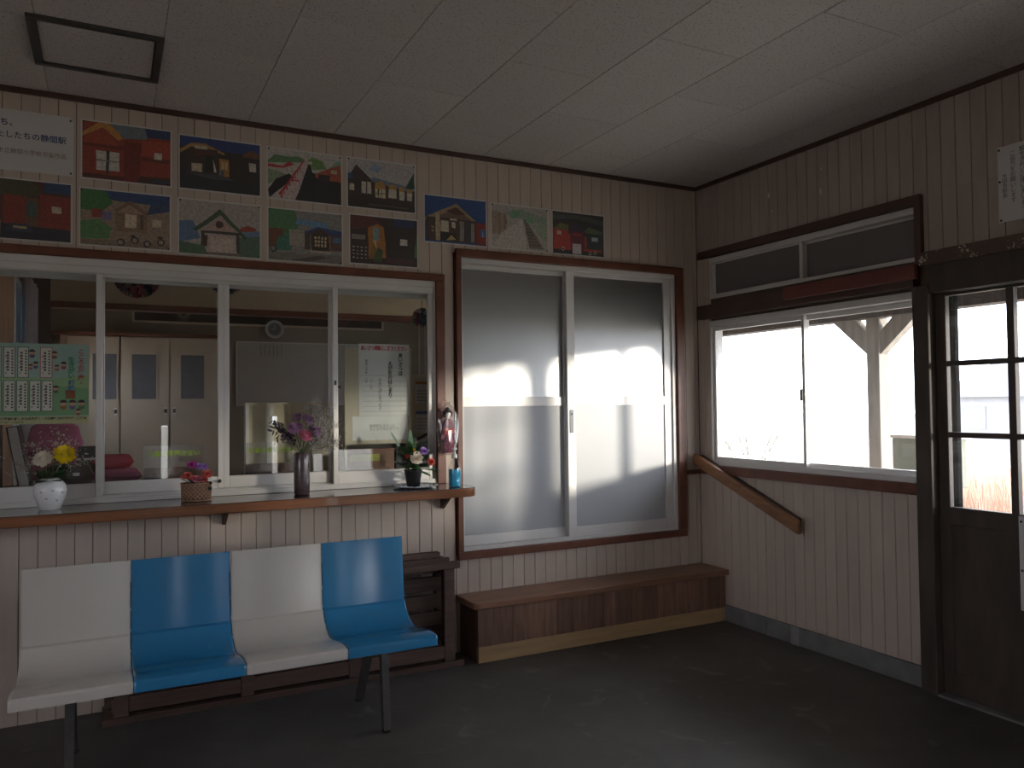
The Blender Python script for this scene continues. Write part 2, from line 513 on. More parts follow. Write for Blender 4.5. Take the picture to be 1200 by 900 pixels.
TXT_CACHE = {}
def text(name, body, size, m, parent, loc, face='back', align='LEFT', weight=0.0, spacing=1.0, sx=1.0):
    """flat lettering; face 'back' looks to -Y, 'right' looks to -X. loc is local to the parent"""
    cu = bpy.data.curves.new(name, 'FONT')
    cu.body = body; cu.size = size; cu.align_x = align; cu.offset = weight; cu.space_line = spacing; cu.resolution_u = 2
    tmp = bpy.data.objects.new('tmp_text', cu)
    C.objects.link(tmp)
    dg = bpy.context.evaluated_depsgraph_get()
    me = bpy.data.meshes.new_from_object(tmp.evaluated_get(dg))
    bpy.data.objects.remove(tmp); bpy.data.curves.remove(cu)
    me.materials.clear(); me.materials.append(m)
    if face == 'back':
        R_ = Matrix(((sx, 0, 0, 0), (0, 0, -1, 0), (0, 1, 0, 0), (0, 0, 0, 1)))
    else:
        R_ = Matrix(((0, 0, -1, 0), (-sx, 0, 0, 0), (0, 1, 0, 0), (0, 0, 0, 1)))
    me.transform(R_)
    me.name = name
    o = bpy.data.objects.new(name, me)
    C.objects.link(o); o.parent = parent; o.location = loc
    return o
def vert(s):
    return '\n'.join(s)

# ------------------------------------------------------------------ key dimensions (metres)
W = 4.32          # back wall face
XR = 3.69         # right wall face
XL = -2.8         # left wall (out of frame)
YF = -2.4         # wall behind the camera
ZC = 2.97         # ceiling
PITCH_B = 0.0758  # wall board pitch
LZ = 1.0          # counter ledge top

# ================================================================== STRUCTURE
# ---- floor
fl = MB(); fl.box(XL, XR + 0.10, YF, W + 0.1, -0.12, 0.0)
struct(fl.build('floor', FLOORM), 'dark worn concrete floor')

# ---- ceiling with separate boards
ceil = struct(bx('ceiling', GROOVE, XL, XR + 0.1, YF, W + 0.1, ZC + 0.012, ZC + 0.10), 'speckled white ceiling boards')
TILE = {}
def tile_mesh(w, l):
    k = (round(w, 3), round(l, 3))
    if k not in TILE:
        m = MB(); e = 0.0022; g = 0.0011
        n = len(m.v)
        m.v += [(g, g, 0.012), (w - g, g, 0.012), (w - g, l - g, 0.012), (g, l - g, 0.012),
                (g, g, e), (w - g, g, e), (w - g, l - g, e), (g, l - g, e),
                (g + e, g + e, 0), (w - g - e, g + e, 0), (w - g - e, l - g - e, 0), (g + e, l - g - e, 0)]
        for a in (0, 4):
            for i in range(4):
                j = (i + 1) % 4
                m.face([a + j, a + i, a + 4 + i, a + 4 + j])
        m.face([11, 10, 9, 8])
        TILE[k] = m.mesh('ceiling_tile', CEIL)
    return TILE[k]
CW, CL = 0.4555, 0.915
k0 = math.floor((XL - 0.201) / CW)
k = k0
while 0.201 + k * CW < XR:
    xa, xb = max(XL, 0.201 + k * CW), min(XR, 0.201 + (k + 1) * CW)
    y = (3.05 if k % 2 else 2.592) - 7 * CL
    while y < W:
        ya, yb = max(YF, y), min(W, y + CL)
        if k == -1 and ya < 3.6 < yb:
            yb = 3.475
        if yb - ya > 0.02 and xb - xa > 0.02:
            link_copy('ceiling_tile', tile_mesh(xb - xa, yb - ya), ceil, (xa, ya, ZC))
        y += CL
    k += 1
hatch = thing('ceiling_hatch', 'square ceiling access hatch with a dark metal frame', 'hatch', (-0.04, 3.715, ZC))
hm = MB()
for a in ((-0.245, 0.245, -0.24, -0.21), (-0.245, 0.245, 0.21, 0.24), (-0.245, -0.213, -0.21, 0.21), (0.213, 0.245, -0.21, 0.21)):
    hm.box(*a, -0.014, 0.011)
hm.build('hatch_frame', STEEL, hatch, bevel=0.003)
MB().box(-0.21, 0.21, -0.207, 0.207, -0.004, 0.010).build('hatch_panel', CEIL, hatch)
MB().box(-0.03, 0.03, 0.205, 0.222, -0.018, -0.012).build('hatch_catch', BLACK, hatch)

# ---- back wall: backing with openings, boards proud of it
T_X0, T_X1, T_Z0, T_Z1 = -0.52, 1.715, 1.0, 2.187      # ticket window opening (inside the trim)
S_X0, S_X1, S_Z0, S_Z1 = 1.877, 3.489, 0.588, 2.343    # sliding door opening
wb = MB()
ya, yb = W + 0.014, W + 0.10
wb.box(XL, T_X0, ya, yb, 0, ZC + 0.05)
wb.box(T_X0, T_X1, ya, yb, 0, T_Z0 - 0.04)
wb.box(T_X0, T_X1, ya, yb, T_Z1, ZC + 0.05)
wb.box(T_X1, S_X0, ya, yb, 0, ZC + 0.05)
wb.box(S_X0, S_X1, ya, yb, 0, S_Z0)
wb.box(S_X0, S_X1, ya, yb, S_Z1, ZC + 0.05)
wb.box(S_X1, XR + 0.1, ya, yb, 0, ZC + 0.05)
wall_back = struct(wb.build('wall_back', GROOVE), 'wall of narrow vertical beige boards')
BM = {}
def board_mesh(w, h, m, axis):
    kk = (round(w, 4), round(h, 3), m.name, axis)
    if kk not in BM:
        b = MB(); g = 0.0012; c = 0.0022; t = 0.014
        def P(u, d, z):
            return (u, d, z) if axis == 'x' else (d, u, z)
        for z in (0, h):
            b.v += [P(g, t, z), P(g, c, z), P(g + c, 0, z), P(w - g - c, 0, z), P(w - g, c, z), P(w - g, t, z)]
        for i in range(5):
            q = [i, i + 1, i + 7, i + 6]
            b.face(q if axis != 'x' else q[::-1])
        b.face([0, 1, 2, 3, 4, 5]); b.face([11, 10, 9, 8, 7, 6])
        me = b.mesh('wall_board', m)
        bm_ = bmesh.new(); bm_.from_mesh(me); bmesh.ops.recalc_face_normals(bm_, faces=bm_.faces); bm_.to_mesh(me); bm_.free()
        BM[kk] = me
    return BM[kk]
def board_x(x, z0, z1):
    link_copy('wall_board', board_mesh(PITCH_B, z1 - z0, BOARD, 'x'), wall_back, (x, W, z0))
for kk in range(-20, 48):
    x = 0.0144 + kk * PITCH_B
    xc = x + PITCH_B / 2
    if T_X0 - 0.03 < xc < T_X1 + 0.05:
        board_x(x, 0.0, 0.995); board_x(x, 2.205, ZC)
    elif 1.85 < xc < 3.52:
        board_x(x, 0.0, 0.562); board_x(x, 2.372, ZC)
    elif kk < 48:
        board_x(x, 0.0, ZC)
x = 0.0144 + 48 * PITCH_B
link_copy('wall_board', board_mesh(XR - x, ZC, BOARD, 'x'), wall_back, (x, W, 0.0))
bx('wall_panel', BOARD, XL, -1.502, W, W + 0.014, 0, ZC, wall_back)

# ---- right wall
D_Y0, D_Y1, D_Z1 = -0.336, 2.53, 1.985                 # glazed entrance doors
V_Y0, V_Y1, V_Z0, V_Z1 = 2.62, 4.192, 1.03, 2.45      # window and transom
wr = MB()
xa, xb = XR + 0.014, XR + 0.10
wr.box(xa, xb, YF, D_Y0, 0, ZC + 0.05)
wr.box(xa, xb, D_Y0, V_Y0, D_Z1, ZC + 0.05)
wr.box(xa, xb, D_Y1, V_Y0, 0, D_Z1)
wr.box(xa, xb, V_Y0, V_Y1, 0.0, V_Z0)
wr.box(xa, xb, V_Y0, V_Y1, 2.015, 2.168)
wr.box(xa, xb, V_Y0, V_Y1, V_Z1, ZC + 0.05)
wr.box(xa, xb, V_Y1, W + 0.1, 0, ZC + 0.05)
wall_right = struct(wr.build('wall_right', GROOVE), 'board wall on the window side')
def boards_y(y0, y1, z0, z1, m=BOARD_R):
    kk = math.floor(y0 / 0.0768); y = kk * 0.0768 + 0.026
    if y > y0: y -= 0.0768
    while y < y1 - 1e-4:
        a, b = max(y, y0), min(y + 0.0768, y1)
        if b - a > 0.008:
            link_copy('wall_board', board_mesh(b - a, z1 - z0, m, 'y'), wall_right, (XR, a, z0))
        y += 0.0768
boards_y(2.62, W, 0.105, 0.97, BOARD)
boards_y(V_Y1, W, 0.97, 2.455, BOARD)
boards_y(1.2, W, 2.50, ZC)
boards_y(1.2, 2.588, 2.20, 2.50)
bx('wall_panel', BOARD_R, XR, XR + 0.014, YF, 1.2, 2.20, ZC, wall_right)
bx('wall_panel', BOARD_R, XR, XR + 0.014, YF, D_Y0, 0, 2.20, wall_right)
for (sy, sz, w_, h_) in ((3.62, 2.735, .016, .03), (3.22, 2.66, .014, .034), (3.215, 2.80, .01, .014), (3.60, 2.64, .012, .012)):
    bx('tape_scrap', PAPER, XR - 0.0015, XR - 0.0001, sy, sy + w_, sz, sz + h_, wall_right)
kerb = struct(MB().prism([(XR - 0.022, 0.0), (XR + 0.014, 0.0), (XR + 0.014, 0.104), (XR - 0.016, 0.104)], 1, 2.622, 3.70).build('baseboard_right', CONC, None, bevel=0.003), 'grey concrete kerb under the boards')
MB().prism([(XR - 0.022, 0.0), (XR + 0.014, 0.0), (XR + 0.014, 0.104), (XR - 0.016, 0.104)], 1, 3.706, W).build('kerb_block', CONC, kerb, bevel=0.003)
MB().prism([(XR - 0.027, 0.0), (XR - 0.020, 0.0), (XR - 0.014, 0.107), (XR - 0.022, 0.107)], 1, 3.44, 3.50).build('cement_patch', mat('pale_cement', (0.24, 0.24, 0.235), 0.85), kerb)

# ---- unseen sides of the room
wl = MB()
wl.box(XL - 0.1, XL, YF, -0.2, 0, ZC + .05).box(XL - 0.1, XL, 1.5, W + 0.1, 0, ZC + .05).box(XL - 0.1, XL, -0.2, 1.5, 0, 1.0).box(XL - 0.1, XL, -0.2, 1.5, 2.0, ZC + .05)  # window-sized gap in this unseen wall is added for fill light
struct(wl.build('wall_left', BOARD), 'beige wall out of view on the left')
wf = MB()
xe = XL
for (a, b, z0_, z1_) in ((0.62, 0.70, 0.25, 1.24), (2.02, 2.10, 0.25, 1.34), (2.58, 2.72, 0.10, 0.80), (2.92, 3.42, 0.30, 0.85)):  # unseen openings, shaped to give bright reflections on ticket glass and seats
    wf.box(xe, a, YF - 0.1, YF, 0, ZC + 0.05).box(a, b, YF - 0.1, YF, 0, z0_).box(a, b, YF - 0.1, YF, z1_, ZC + 0.05)
    xe = b
wf.box(xe, XR + 0.1, YF - 0.1, YF, 0, ZC + 0.05)
struct(wf.build('wall_front', BOARD), 'beige wall with narrow openings behind the viewer')

# ---- dark cornice strips
trim1 = struct(bx('trim_1', DARKB, XL, XR - 0.02, W - 0.022, W, ZC - 0.026, ZC - 0.0005, None, 0.003), 'dark brown cornice strip')
struct(bx('trim_2', DARKB, XR - 0.022, XR, YF, W, ZC - 0.026, ZC - 0.0005, None, 0.003), 'dark brown cornice strip on window side')

# ================================================================== TICKET WINDOW (window_1)
t3 = MB()
t3.box(T_X0 - 0.05, T_X1 + 0.054, W - 0.022, W + 0.10, T_Z1, T_Z1 + 0.042)
t3.box(T_X1, T_X1 + 0.054, W - 0.022, W + 0.10, LZ, T_Z1)
t3.box(T_X0 - 0.05, T_X0, W - 0.022, W + 0.10, LZ, T_Z1)
struct(t3.build('trim_3', BROWN, None, None, 0.004), 'red-brown wooden surround of the ticket window')
win1 = empty('window_1', (0, 0, 0)); struct(win1, 'four-pane aluminium ticket window above the counter')
f1 = MB()
f1.box(T_X0, T_X1, W - 0.004, W + 0.09, 2.150, T_Z1)             # head
f1.box(T_X0, T_X1, W + 0.004, W + 0.012, 2.118, 2.150)
f1.box(T_X0, T_X1, W + 0.044, W + 0.052, 2.104, 2.150)
f1.box(T_X0, T_X1, W + 0.084, W + 0.090, 2.090, 2.150)
f1.box(T_X1 - 0.012, T_X1, W - 0.002, W + 0.09, LZ + 0.03, 2.150)
f1.box(T_X0, T_X0 + 0.012, W - 0.002, W + 0.09, LZ + 0.03, 2.150)
f1.box(T_X0, T_X1, W - 0.006, W + 0.09, LZ + 0.001, LZ + 0.020)   # sill with two tracks
f1.box(T_X0, T_X1, W - 0.006, W + 0.004, LZ + 0.020, LZ + 0.030)
f1.box(T_X0, T_X1, W + 0.040, W + 0.046, LZ + 0.020, LZ + 0.034)
f1.box(T_X0, T_X1, W + 0.084, W + 0.090, LZ + 0.020, LZ + 0.034)
f1.build('window_frame', ALU, win1, None, 0.0015, 1)
def sash(x0, x1, y, parent, z0, z1, st0=0.028, st1=0.028, rail=0.066, top=0.03, depth=0.028, name='sash', glass=None):
    s = MB()
    s.box(x0, x0 + st0, y, y + depth, z0, z1)
    s.box(x1 - st1, x1, y, y + depth, z0, z1)
    s.box(x0 + st0, x1 - st1, y + 0.002, y + depth - 0.002, z0, z0 + rail)
    s.box(x0 + st0, x1 - st1, y + 0.002, y + depth - 0.002, z1 - top, z1)
    o = s.build(name, ALU, parent, None, 0.002, 1)
    MB().box(x0 + st0 - 0.004, x1 - st1 + 0.004, y + depth / 2 - 0.002, y + depth / 2 + 0.002, z0 + rail - 0.004, z1 - top + 0.004).build('pane', glass or G, o)
    return o
sash(T_X0 + 0.012, -0.023, W + 0.012, win1, LZ + 0.026, 2.135, rail=0.07, top=0.022)
s2 = sash(-0.040, 0.543, W + 0.053, win1, LZ + 0.036, 2.125, rail=0.062, top=0.018)
s3 = sash(0.543, 1.128, W + 0.053, win1, LZ + 0.036, 2.125, rail=0.062, top=0.018)
s4 = sash(1.111, T_X1 - 0.012, W + 0.012, win1, LZ + 0.026, 2.135, rail=0.07, top=0.022)
lk = MB().box(1.117, 1.127, W + 0.002, W + 0.012, 1.575, 1.60); lk.ball((1.148, W + 0.02, 1.565), 0.008, 8, 6)
lk.build('window_lock', STEEL, s4)
MB().ball((0.52, W + 0.035, 1.075), 0.010, 8, 6).build('window_lock', BLACK, s2)

# ---- counter ledge
ledge = thing('counter_ledge', 'long varnished red-brown wooden counter ledge below the ticket window', 'counter', (0, 0, 0))
yfr = 3.985
def ledge_outline(xr, rad, n=8):
    pts = [(-1.3, W - 0.0005), (-1.3, yfr)]
    for i in range(n + 1):
        a = -math.pi / 2 + (math.pi / 2) * i / n
        pts.append((xr - rad + rad * math.cos(a), yfr + rad + rad * math.sin(a)))
    pts.append((xr - 0.005, W - 0.0005))
    return pts
MB().prism(ledge_outline(1.842, 0.09), 2, LZ - 0.050, LZ - 0.003).build('edge_board', LEDGE, ledge, None, 0.004)
MB().prism(ledge_outline(1.840, 0.088), 2, LZ - 0.003, LZ).build('counter_top', LEDGE_TOP, ledge)
for x in (-0.75, 0.535, 1.745):
    MB().prism([(W - 0.001, 0.949), (W - 0.001, 0.855), (W - 0.02, 0.855), (4.17, 0.94), (4.17, 0.949)], 0, x - 0.009, x + 0.009).build('bracket', DARKB, ledge)

# ================================================================== FROSTED SLIDING DOOR (door_1)
t4 = MB()
t4.box(1.842, 3.552, W - 0.024, W + 0.10, S_Z1, 2.392)
t4.box(1.842, 3.552, W - 0.024, W + 0.10, 0.542, S_Z0)
t4.box(1.842, S_X0, W - 0.024, W + 0.10, S_Z0, S_Z1)
t4.box(S_X1, 3.552, W - 0.024, W + 0.10, S_Z0, S_Z1)
struct(t4.build('trim_4', BROWN, None, None, 0.004), 'red-brown wooden surround of the frosted sliding doors')
door1 = struct(empty('door_1'), 'pair of aluminium sliding doors with frosted upper panes')
fd = MB()
fd.box(S_X0, S_X1, W - 0.004, W + 0.09, 2.312, S_Z1)
fd.box(S_X0, S_X1, W - 0.004, W + 0.09, S_Z0, 0.606)
fd.box(S_X0, S_X1, W - 0.004, W + 0.004, 0.606, 0.616)
fd.box(S_X0, S_X0 + 0.012, W - 0.004, W + 0.09, 0.606, 2.312)
fd.box(S_X1 - 0.030, S_X1, W - 0.004, W + 0.09, 0.606, 2.312)
fd.build('door_frame', ALU, door1, None, 0.002, 1)
def slide_leaf(x0, x1, y, st0, st1):
    s = MB(); d = 0.03; z0, z1 = 0.608, 2.312
    s.box(x0, x0 + st0, y, y + d, z0, z1); s.box(x1 - st1, x1, y, y + d, z0, z1)
    s.box(x0 + st0, x1 - st1, y + .002, y + d - .002, z0, 0.670)
    s.box(x0 + st0, x1 - st1, y + .002, y + d - .002, 1.445, 1.504)
    s.box(x0 + st0, x1 - st1, y + .002, y + d - .002, 2.285, z1)
    o = s.build('door_leaf', ALU, door1, None, 0.002, 1)
    MB().box(x0 + st0 - .003, x1 - st1 + .003, y + .012, y + .017, 1.50, 2.289).build('frosted_pane', FROST, o)
    MB().box(x0 + st0 - .003, x1 - st1 + .003, y + .009, y + .019, 0.667, 1.448).build('lower_panel', PANEL, o)
    return o
slide_leaf(S_X0 + 0.012, 2.665, W + 0.048, 0.012, 0.045)
sl2 = slide_leaf(2.622, S_X1 - 0.030, W + 0.010, 0.058, 0.060)
hd = MB().box(2.636, 2.664, W + 0.006, W + 0.011, 1.27, 1.42); hd.build('finger_pull', ALUD, sl2)
MB().box(2.645, 2.655, W + 0.003, W + 0.007, 1.385, 1.40).build('lock', BLACK, sl2)

# ================================================================== WOODEN STEP
step = thing('wooden_step', 'long low wooden step box under the frosted sliding doors', 'step', (0, 0, 0))
def rect_round(x0, x1, y0, y1, r, n=5):
    pts = [(x1, y1), (x0, y1)]
    for i in range(n + 1):
        a = math.pi + (math.pi / 2) * i / n
        pts.append((x0 + r + r * math.cos(a), y0 + r + r * math.sin(a)))
    pts.append((x1, y0))
    return pts
MB().prism(rect_round(1.828, XR - 0.002, 4.045, W - 0.001, 0.045), 2, 0.306, 0.343).build('tread', STEPTOP, step, None, 0.005)
MB().box(1.856, 3.672, 4.092, W - 0.002, 0.0, 0.306).build('carcass', STEPF, step)
MB().box(1.862, 3.672, 4.074, 4.091, 0.0005, 0.094).build('base_board', STEPB, step, None, 0.002)
xs = 1.856
i = 0
wds = [0.105, 0.115, 0.09, 0.12, 0.085, 0.11]
while xs < 3.67:
    w_ = min(wds[i % 6], 3.672 - xs)
    if w_ > 0.015:
        MB().box(xs + 0.0008, xs + w_ - 0.0008, 4.066 + (0.0012 if i % 2 else 0), 4.0915, 0.094, 0.305).build('front_board', STEPF, step)
    xs += w_; i += 1

# ================================================================== WINDOW ON THE RIGHT WALL (window_2) AND TRANSOM (window_3)
def sash_y(y0, y1, x, parent, z0, z1, st=0.03, rail=0.035, top=0.03, depth=0.028, glass=None, name='sash'):
    s = MB()
    s.box(x, x + depth, y0, y0 + st, z0, z1); s.box(x, x + depth, y1 - st, y1, z0, z1)
    s.box(x + .002, x + depth - .002, y0 + st, y1 - st, z0, z0 + rail)
    s.box(x + .002, x + depth - .002, y0 + st, y1 - st, z1 - top, z1)
    o = s.build(name, ALU, parent, None, 0.002, 1)
    MB().box(x + depth / 2 - .002, x + depth / 2 + .002, y0 + st - .004, y1 - st + .004, z0 + rail - .004, z1 - top + .004).build('pane', glass or GW, o)
    return o
win2 = struct(empty('window_2'), 'wide two-pane aluminium window on the right')
f2 = MB()
f2.box(XR - 0.006, XR + 0.10, V_Y0, V_Y1, V_Z0, 1.052)
f2.box(XR - 0.006, XR + 0.004, V_Y0, V_Y1, 1.052, 1.066)
f2.box(XR - 0.006, XR + 0.10, V_Y0, V_Y1, 1.975, 2.014)
f2.box(XR - 0.006, XR + 0.10, V_Y1 - 0.014, V_Y1, 1.052, 1.975)
f2.box(XR - 0.006, XR + 0.10, V_Y0, V_Y0 + 0.014, 1.052, 1.975)
f2.build('window_frame', ALU, win2, None, 0.002, 1)
sash_y(3.385, V_Y1 - 0.014, XR + 0.012, win2, 1.052, 1.975, st=0.022)
swr = sash_y(V_Y0 + 0.014, 3.425, XR + 0.052, win2, 1.052, 1.975, st=0.022)
MB().box(XR - 0.004, XR + 0.013, 3.395, 3.412, 1.46, 1.53).build('crescent_latch', STEEL, swr, None, 0.004)
win3 = struct(empty('window_3'), 'low frosted transom window above the window')
f3 = MB()
f3.box(XR + 0.002, XR + 0.10, V_Y0, V_Y1, 2.168, 2.190)
f3.box(XR + 0.002, XR + 0.10, V_Y0, V_Y1, 2.415, 2.450)
f3.box(XR + 0.002, XR + 0.10, V_Y1 - 0.014, V_Y1, 2.19, 2.415)
f3.box(XR + 0.002, XR + 0.10, V_Y0, V_Y0 + 0.010, 2.19, 2.415)
f3.build('window_frame', ALU, win3, None, 0.002, 1)
FROST2 = frosted_mat('frosted_transom_glass', (0.12, 0.11, 0.11), (0.05, 0.05, 0.05), 0.05, 0.4)
sash_y(3.385, V_Y1 - 0.014, XR + 0.014, win3, 2.188, 2.416, st=0.026, rail=0.012, top=0.012, glass=FROST2)
sash_y(V_Y0 + 0.010, 3.420, XR + 0.054, win3, 2.188, 2.416, st=0.026, rail=0.012, top=0.012, glass=FROST2)

t5 = MB()
t5.box(XR - 0.03, XR + 0.014, 2.585, 4.275, 2.452, 2.502)
t5.box(XR - 0.03, XR + 0.014, 2.585, 2.620, 2.15, 2.452)
struct(t5.build('trim_5', DARKB, None, None, 0.003), 'dark brown surround of the transom window')
t6 = MB(); t6.box(XR - 0.045, XR + 0.012, 2.62, 4.278, 2.030, 2.124)
struct(t6.build('trim_6', DARKB, None, None, 0.003), 'dark brown rail between transom and window')
struct(bx('trim_7', REDB, XR - 0.075, XR - 0.046, 2.59, 3.46, 2.068, 2.142, None, 0.003), 'dull red board fixed across the window rail')
t8 = MB(); t8.box(XR - 0.04, XR + 0.012, V_Y0, V_Y1 + 0.02, 0.972, 1.030)
t8.box(XR - 0.02, XR + 0.012, V_Y1 + 0.02, W - 0.002, 0.965, 0.995)
struct(t8.build('trim_8', BROWN, None, None, 0.004), 'brown wooden window sill board')
struct(bx('trim_9', BROWN, 3.5525, XR - 0.0005, W - 0.018, W, 0.962, 0.992, None, 0.003), 'short brown dado strip beside the corner')
struct(bx('trim_10', OLDW, XR - 0.062, XR + 0.10, 2.532, 2.6195, 0.0, 2.029, None, 0.006), 'dark timber post between window and door')
tp = bx('trim_11', PEEL, XR - 0.05, XR + 0.013, YF, 2.584, 2.128, 2.198, None, 0.003); struct(tp, 'dark header rail with flaking paint')
struct(bx('trim_12', OLDW, XR - 0.055, XR + 0.10, D_Y0 - 0.08, 2.5315, D_Z1, 2.1275, None, 0.004), 'dark timber lintel above the entrance doors')

# ================================================================== ENTRANCE DOORS (door_2 ..)
def entrance_leaf(n, y1, x, label):
    """leaf hung with its inner left edge at y1, running towards -Y"""
    w_ = 0.735; y0 = y1 - w_
    o = struct(empty('door_%d' % n), label)
    d = 0.034
    f = MB()
    f.box(x, x + d, y1 - 0.055, y1, 0.012, D_Z1 - 0.003); f.box(x, x + d, y0, y0 + 0.055, 0.012, D_Z1 - 0.003)
    f.box(x, x + d, y0 + 0.055, y1 - 0.055, 0.012, 0.125)
    f.box(x, x + d, y0 + 0.055, y1 - 0.055, 0.845, 0.930)
    f.box(x, x + d, y0 + 0.055, y1 - 0.055, 1.967, D_Z1 - 0.003)
    f.build('leaf_frame', OLDW, o, None, 0.003, 1)
    ym = (y0 + y1) / 2
    for z in (1.270, 1.620):
        MB().box(x + .003, x + d - .003, y0 + .055, y1 - .055, z, z + 0.026).build('glazing_bar', OLDW, o)
    MB().box(x + .002, x + d - .002, ym - 0.017, ym + 0.017, 0.930, 1.967).build('glazing_bar', OLDW, o)
    for (a, b) in ((y0 + .055, ym - .017), (ym + .017, y1 - .055)):
        for (z0, z1) in ((0.93, 1.27), (1.296, 1.62), (1.646, 1.967)):
            MB().box(x + .015, x + .019, a - .004, b + .004, z0 - .004, z1 + .004).build('pane', GW, o)
    MB().box(x + .012, x + .022, y0 + .053, y1 - .053, 0.123, 0.847).build('lower_panel', OLDW, o)
    return o
entrance_leaf(2, 2.531, XR - 0.010, 'dark timber door leaf with six panes beside the window')
entrance_leaf(3, 1.80, XR + 0.030, 'second dark timber glazed door leaf')
entrance_leaf(4, 1.12, XR - 0.010, 'third dark timber glazed door leaf')
entrance_leaf(5, 0.40, XR + 0.030, 'fourth dark timber glazed door leaf')
struct(bx('trim_13', CONC, XR - 0.06, XR + 0.13, D_Y0, 2.53, 0.0, 0.012), 'worn concrete door sill with rail')

# notice on the door
dn_ = thing('door_notice', 'white paper notice pinned low on the dark timber door', 'notice', (XR - 0.0125, 2.148, 0.5))
MB().box(-0.001, 0.0, -0.30, 0.0, 0.0, 0.425).build('sheet', PAPER, dn_)
for (yy, zz) in ((-0.012, 0.40), (-0.012, 0.18), (-0.288, 0.40), (-0.288, 0.18)):
    MB().ball((-0.003, yy, zz), 0.006, 8, 6).build('pin', STEEL, dn_)
text('lettering', vert('開閉は静かに'), 0.05, INK, dn_, (-0.0016, -0.10, 0.34), 'right')

# handrail
hr = thing('handrail', 'sloping wooden handrail fixed beneath the right window', 'handrail', (0, 0, 0))
def slope_prism(x0, x1, up_, lo_, m, nm, ye=3.372, ze=0.752):
    a = (4.285, 1.108); b = (ye, ze)
    MB().prism([(a[0], a[1] - up_), (b[0], b[1] - up_), (b[0], b[1] - lo_), (a[0] , a[1] - lo_)], 0, x0, x1).build(nm, m, hr, None, 0.006)
slope_prism(3.600, 3.634, 0.0, 0.078, RAILW, 'rail')
slope_prism(3.650, 3.6895, 0.010, 0.070, DARKB, 'backing_board', 3.42, .771)
for t_ in (0.1, 0.5, 0.9):
    yy = 4.285 - t_ * 0.913; zz = 1.108 - t_ * 0.356
    MB().box(3.633, 3.651, yy - .015, yy + .015, zz - .060, zz - .022).build('spacer', DARKB, hr)

# notice high on the right wall
nt_ = thing('wall_notice', 'white paper with vertical lettering high on right wall', 'notice', (XR - 0.002, 2.203, 2.272))
MB().box(-0.001, 0.001, -0.50, 0.0, 0.0, 0.352).build('sheet', PAPER, nt_)
for (yy, zz) in ((-0.008, 0.338), (-0.008, 0.19), (-0.010, 0.010)):
    MB().ball((-0.003, yy, zz), 0.005, 8, 6).build('pin', BLACK, nt_)
text('lettering', vert('大田市駅長'), 0.024, INK, nt_, (-0.0016, -0.018, 0.205), 'right', spacing=0.95)
text('lettering', vert('ご協力をお願いします'), 0.026, INK, nt_, (-0.0016, -0.055, 0.300), 'right', spacing=0.92)
text('lettering', vert('駅をきれいに使いましょう'), 0.026, INK, nt_, (-0.0016, -0.098, 0.310), 'right', spacing=0.92)

# ================================================================== BLUE AND CREAM BENCH
bench = thing('plastic_bench', 'four-seat bench with alternating cream and blue plastic shells', 'bench', (0, 0, 0))
prof = [(3.806, 0.800), (3.800, 0.74), (3.794, 0.68), (3.786, 0.61), (3.780, 0.55), (3.774, 0.494), (3.762, 0.487), (3.750, 0.466), (3.732, 0.444), (3.706, 0.424), (3.675, 0.408),
        (3.640, 0.400), (3.595, 0.400), (3.545, 0.407), (3.490, 0.418), (3.430, 0.427), (3.390, 0.430), (3.352, 0.4285), (3.335, 0.425), (3.328, 0.417), (3.326, 0.400), (3.326, 0.382)]
def shell_outline(th=0.007):
    fr = [Vector(p) for p in prof]
    bkp = []
    for i, p in enumerate(fr):
        t = (fr[min(i + 1, len(fr) - 1)] - fr[max(i - 1, 0)]).normalized()
        bkp.append(p + Vector((-t.y, t.x)) * th)
    # pick the side away from the sitter
    return fr, bkp
fr_, bk_ = shell_outline()
if bk_[3].x < fr_[3].x:
    bk_ = [2 * f - b for f, b in zip(fr_, bk_)]
BX = [-0.314, 0.0905, 0.499, 0.9135, 1.322]
names = ['cream plastic seat shell', 'blue plastic seat shell', 'cream plastic seat shell', 'blue plastic seat shell']
for i in range(4):
    m = MB()
    x0, x1 = BX[i] + 0.0015, BX[i + 1] - 0.0015
    e = 0.010
    cols = [x0, x0 + e * 0.4, x0 + e, x1 - e, x1 - e * 0.4, x1]
    offs = [0.004, 0.001, 0.0, 0.0, 0.001, 0.004]
    n = len(fr_)
    for cx, of in zip(cols, offs):
        for f, b in zip(fr_, bk_):
            d = (b - f).normalized() * of
            m.v.append((cx, f.x + d.x, f.y + d.y))
    for c in range(5):
        for j in range(n - 1):
            a = c * n + j
            m.face([a, a + 1, a + n + 1, a + n], 0, None, True)
    base = len(m.v)
    for cx in (x0, x1):
        for b in bk_:
            m.v.append((cx, b.x, b.y))
    for j in range(n - 1):
        m.face([base + j, base + n + j, base + n + j + 1, base + j + 1], 0, None, True)
        m.face([j, base + j, base + j + 1, j + 1])
        m.face([5 * n + j, 5 * n + j + 1, base + n + j + 1, base + n + j])
    for j in (0, n - 1):
        m.face([c * n + j for c in range(6)] + [base + n + j, base + j])
    o = m.build('seat_shell', BLUE if i % 2 else CREAM, bench)
    bmm = bmesh.new(); bmm.from_mesh(o.data); bmesh.ops.recalc_face_normals(bmm, faces=bmm.faces); bmm.to_mesh(o.data); bmm.free()
    # sharp crease between back and seat
    o.data.set_sharp_from_angle(angle=math.radians(28))
    o['label'] = names[i]
fb = MB()
fb.box(-0.27, 1.28, 3.46, 3.49, 0.352, 0.380); fb.box(-0.27, 1.28, 3.64, 3.67, 0.352, 0.380)
fb.box(-0.27, 1.28, 3.818, 3.836, 0.62, 0.645)
fb.build('seat_beam', STEEL, bench)
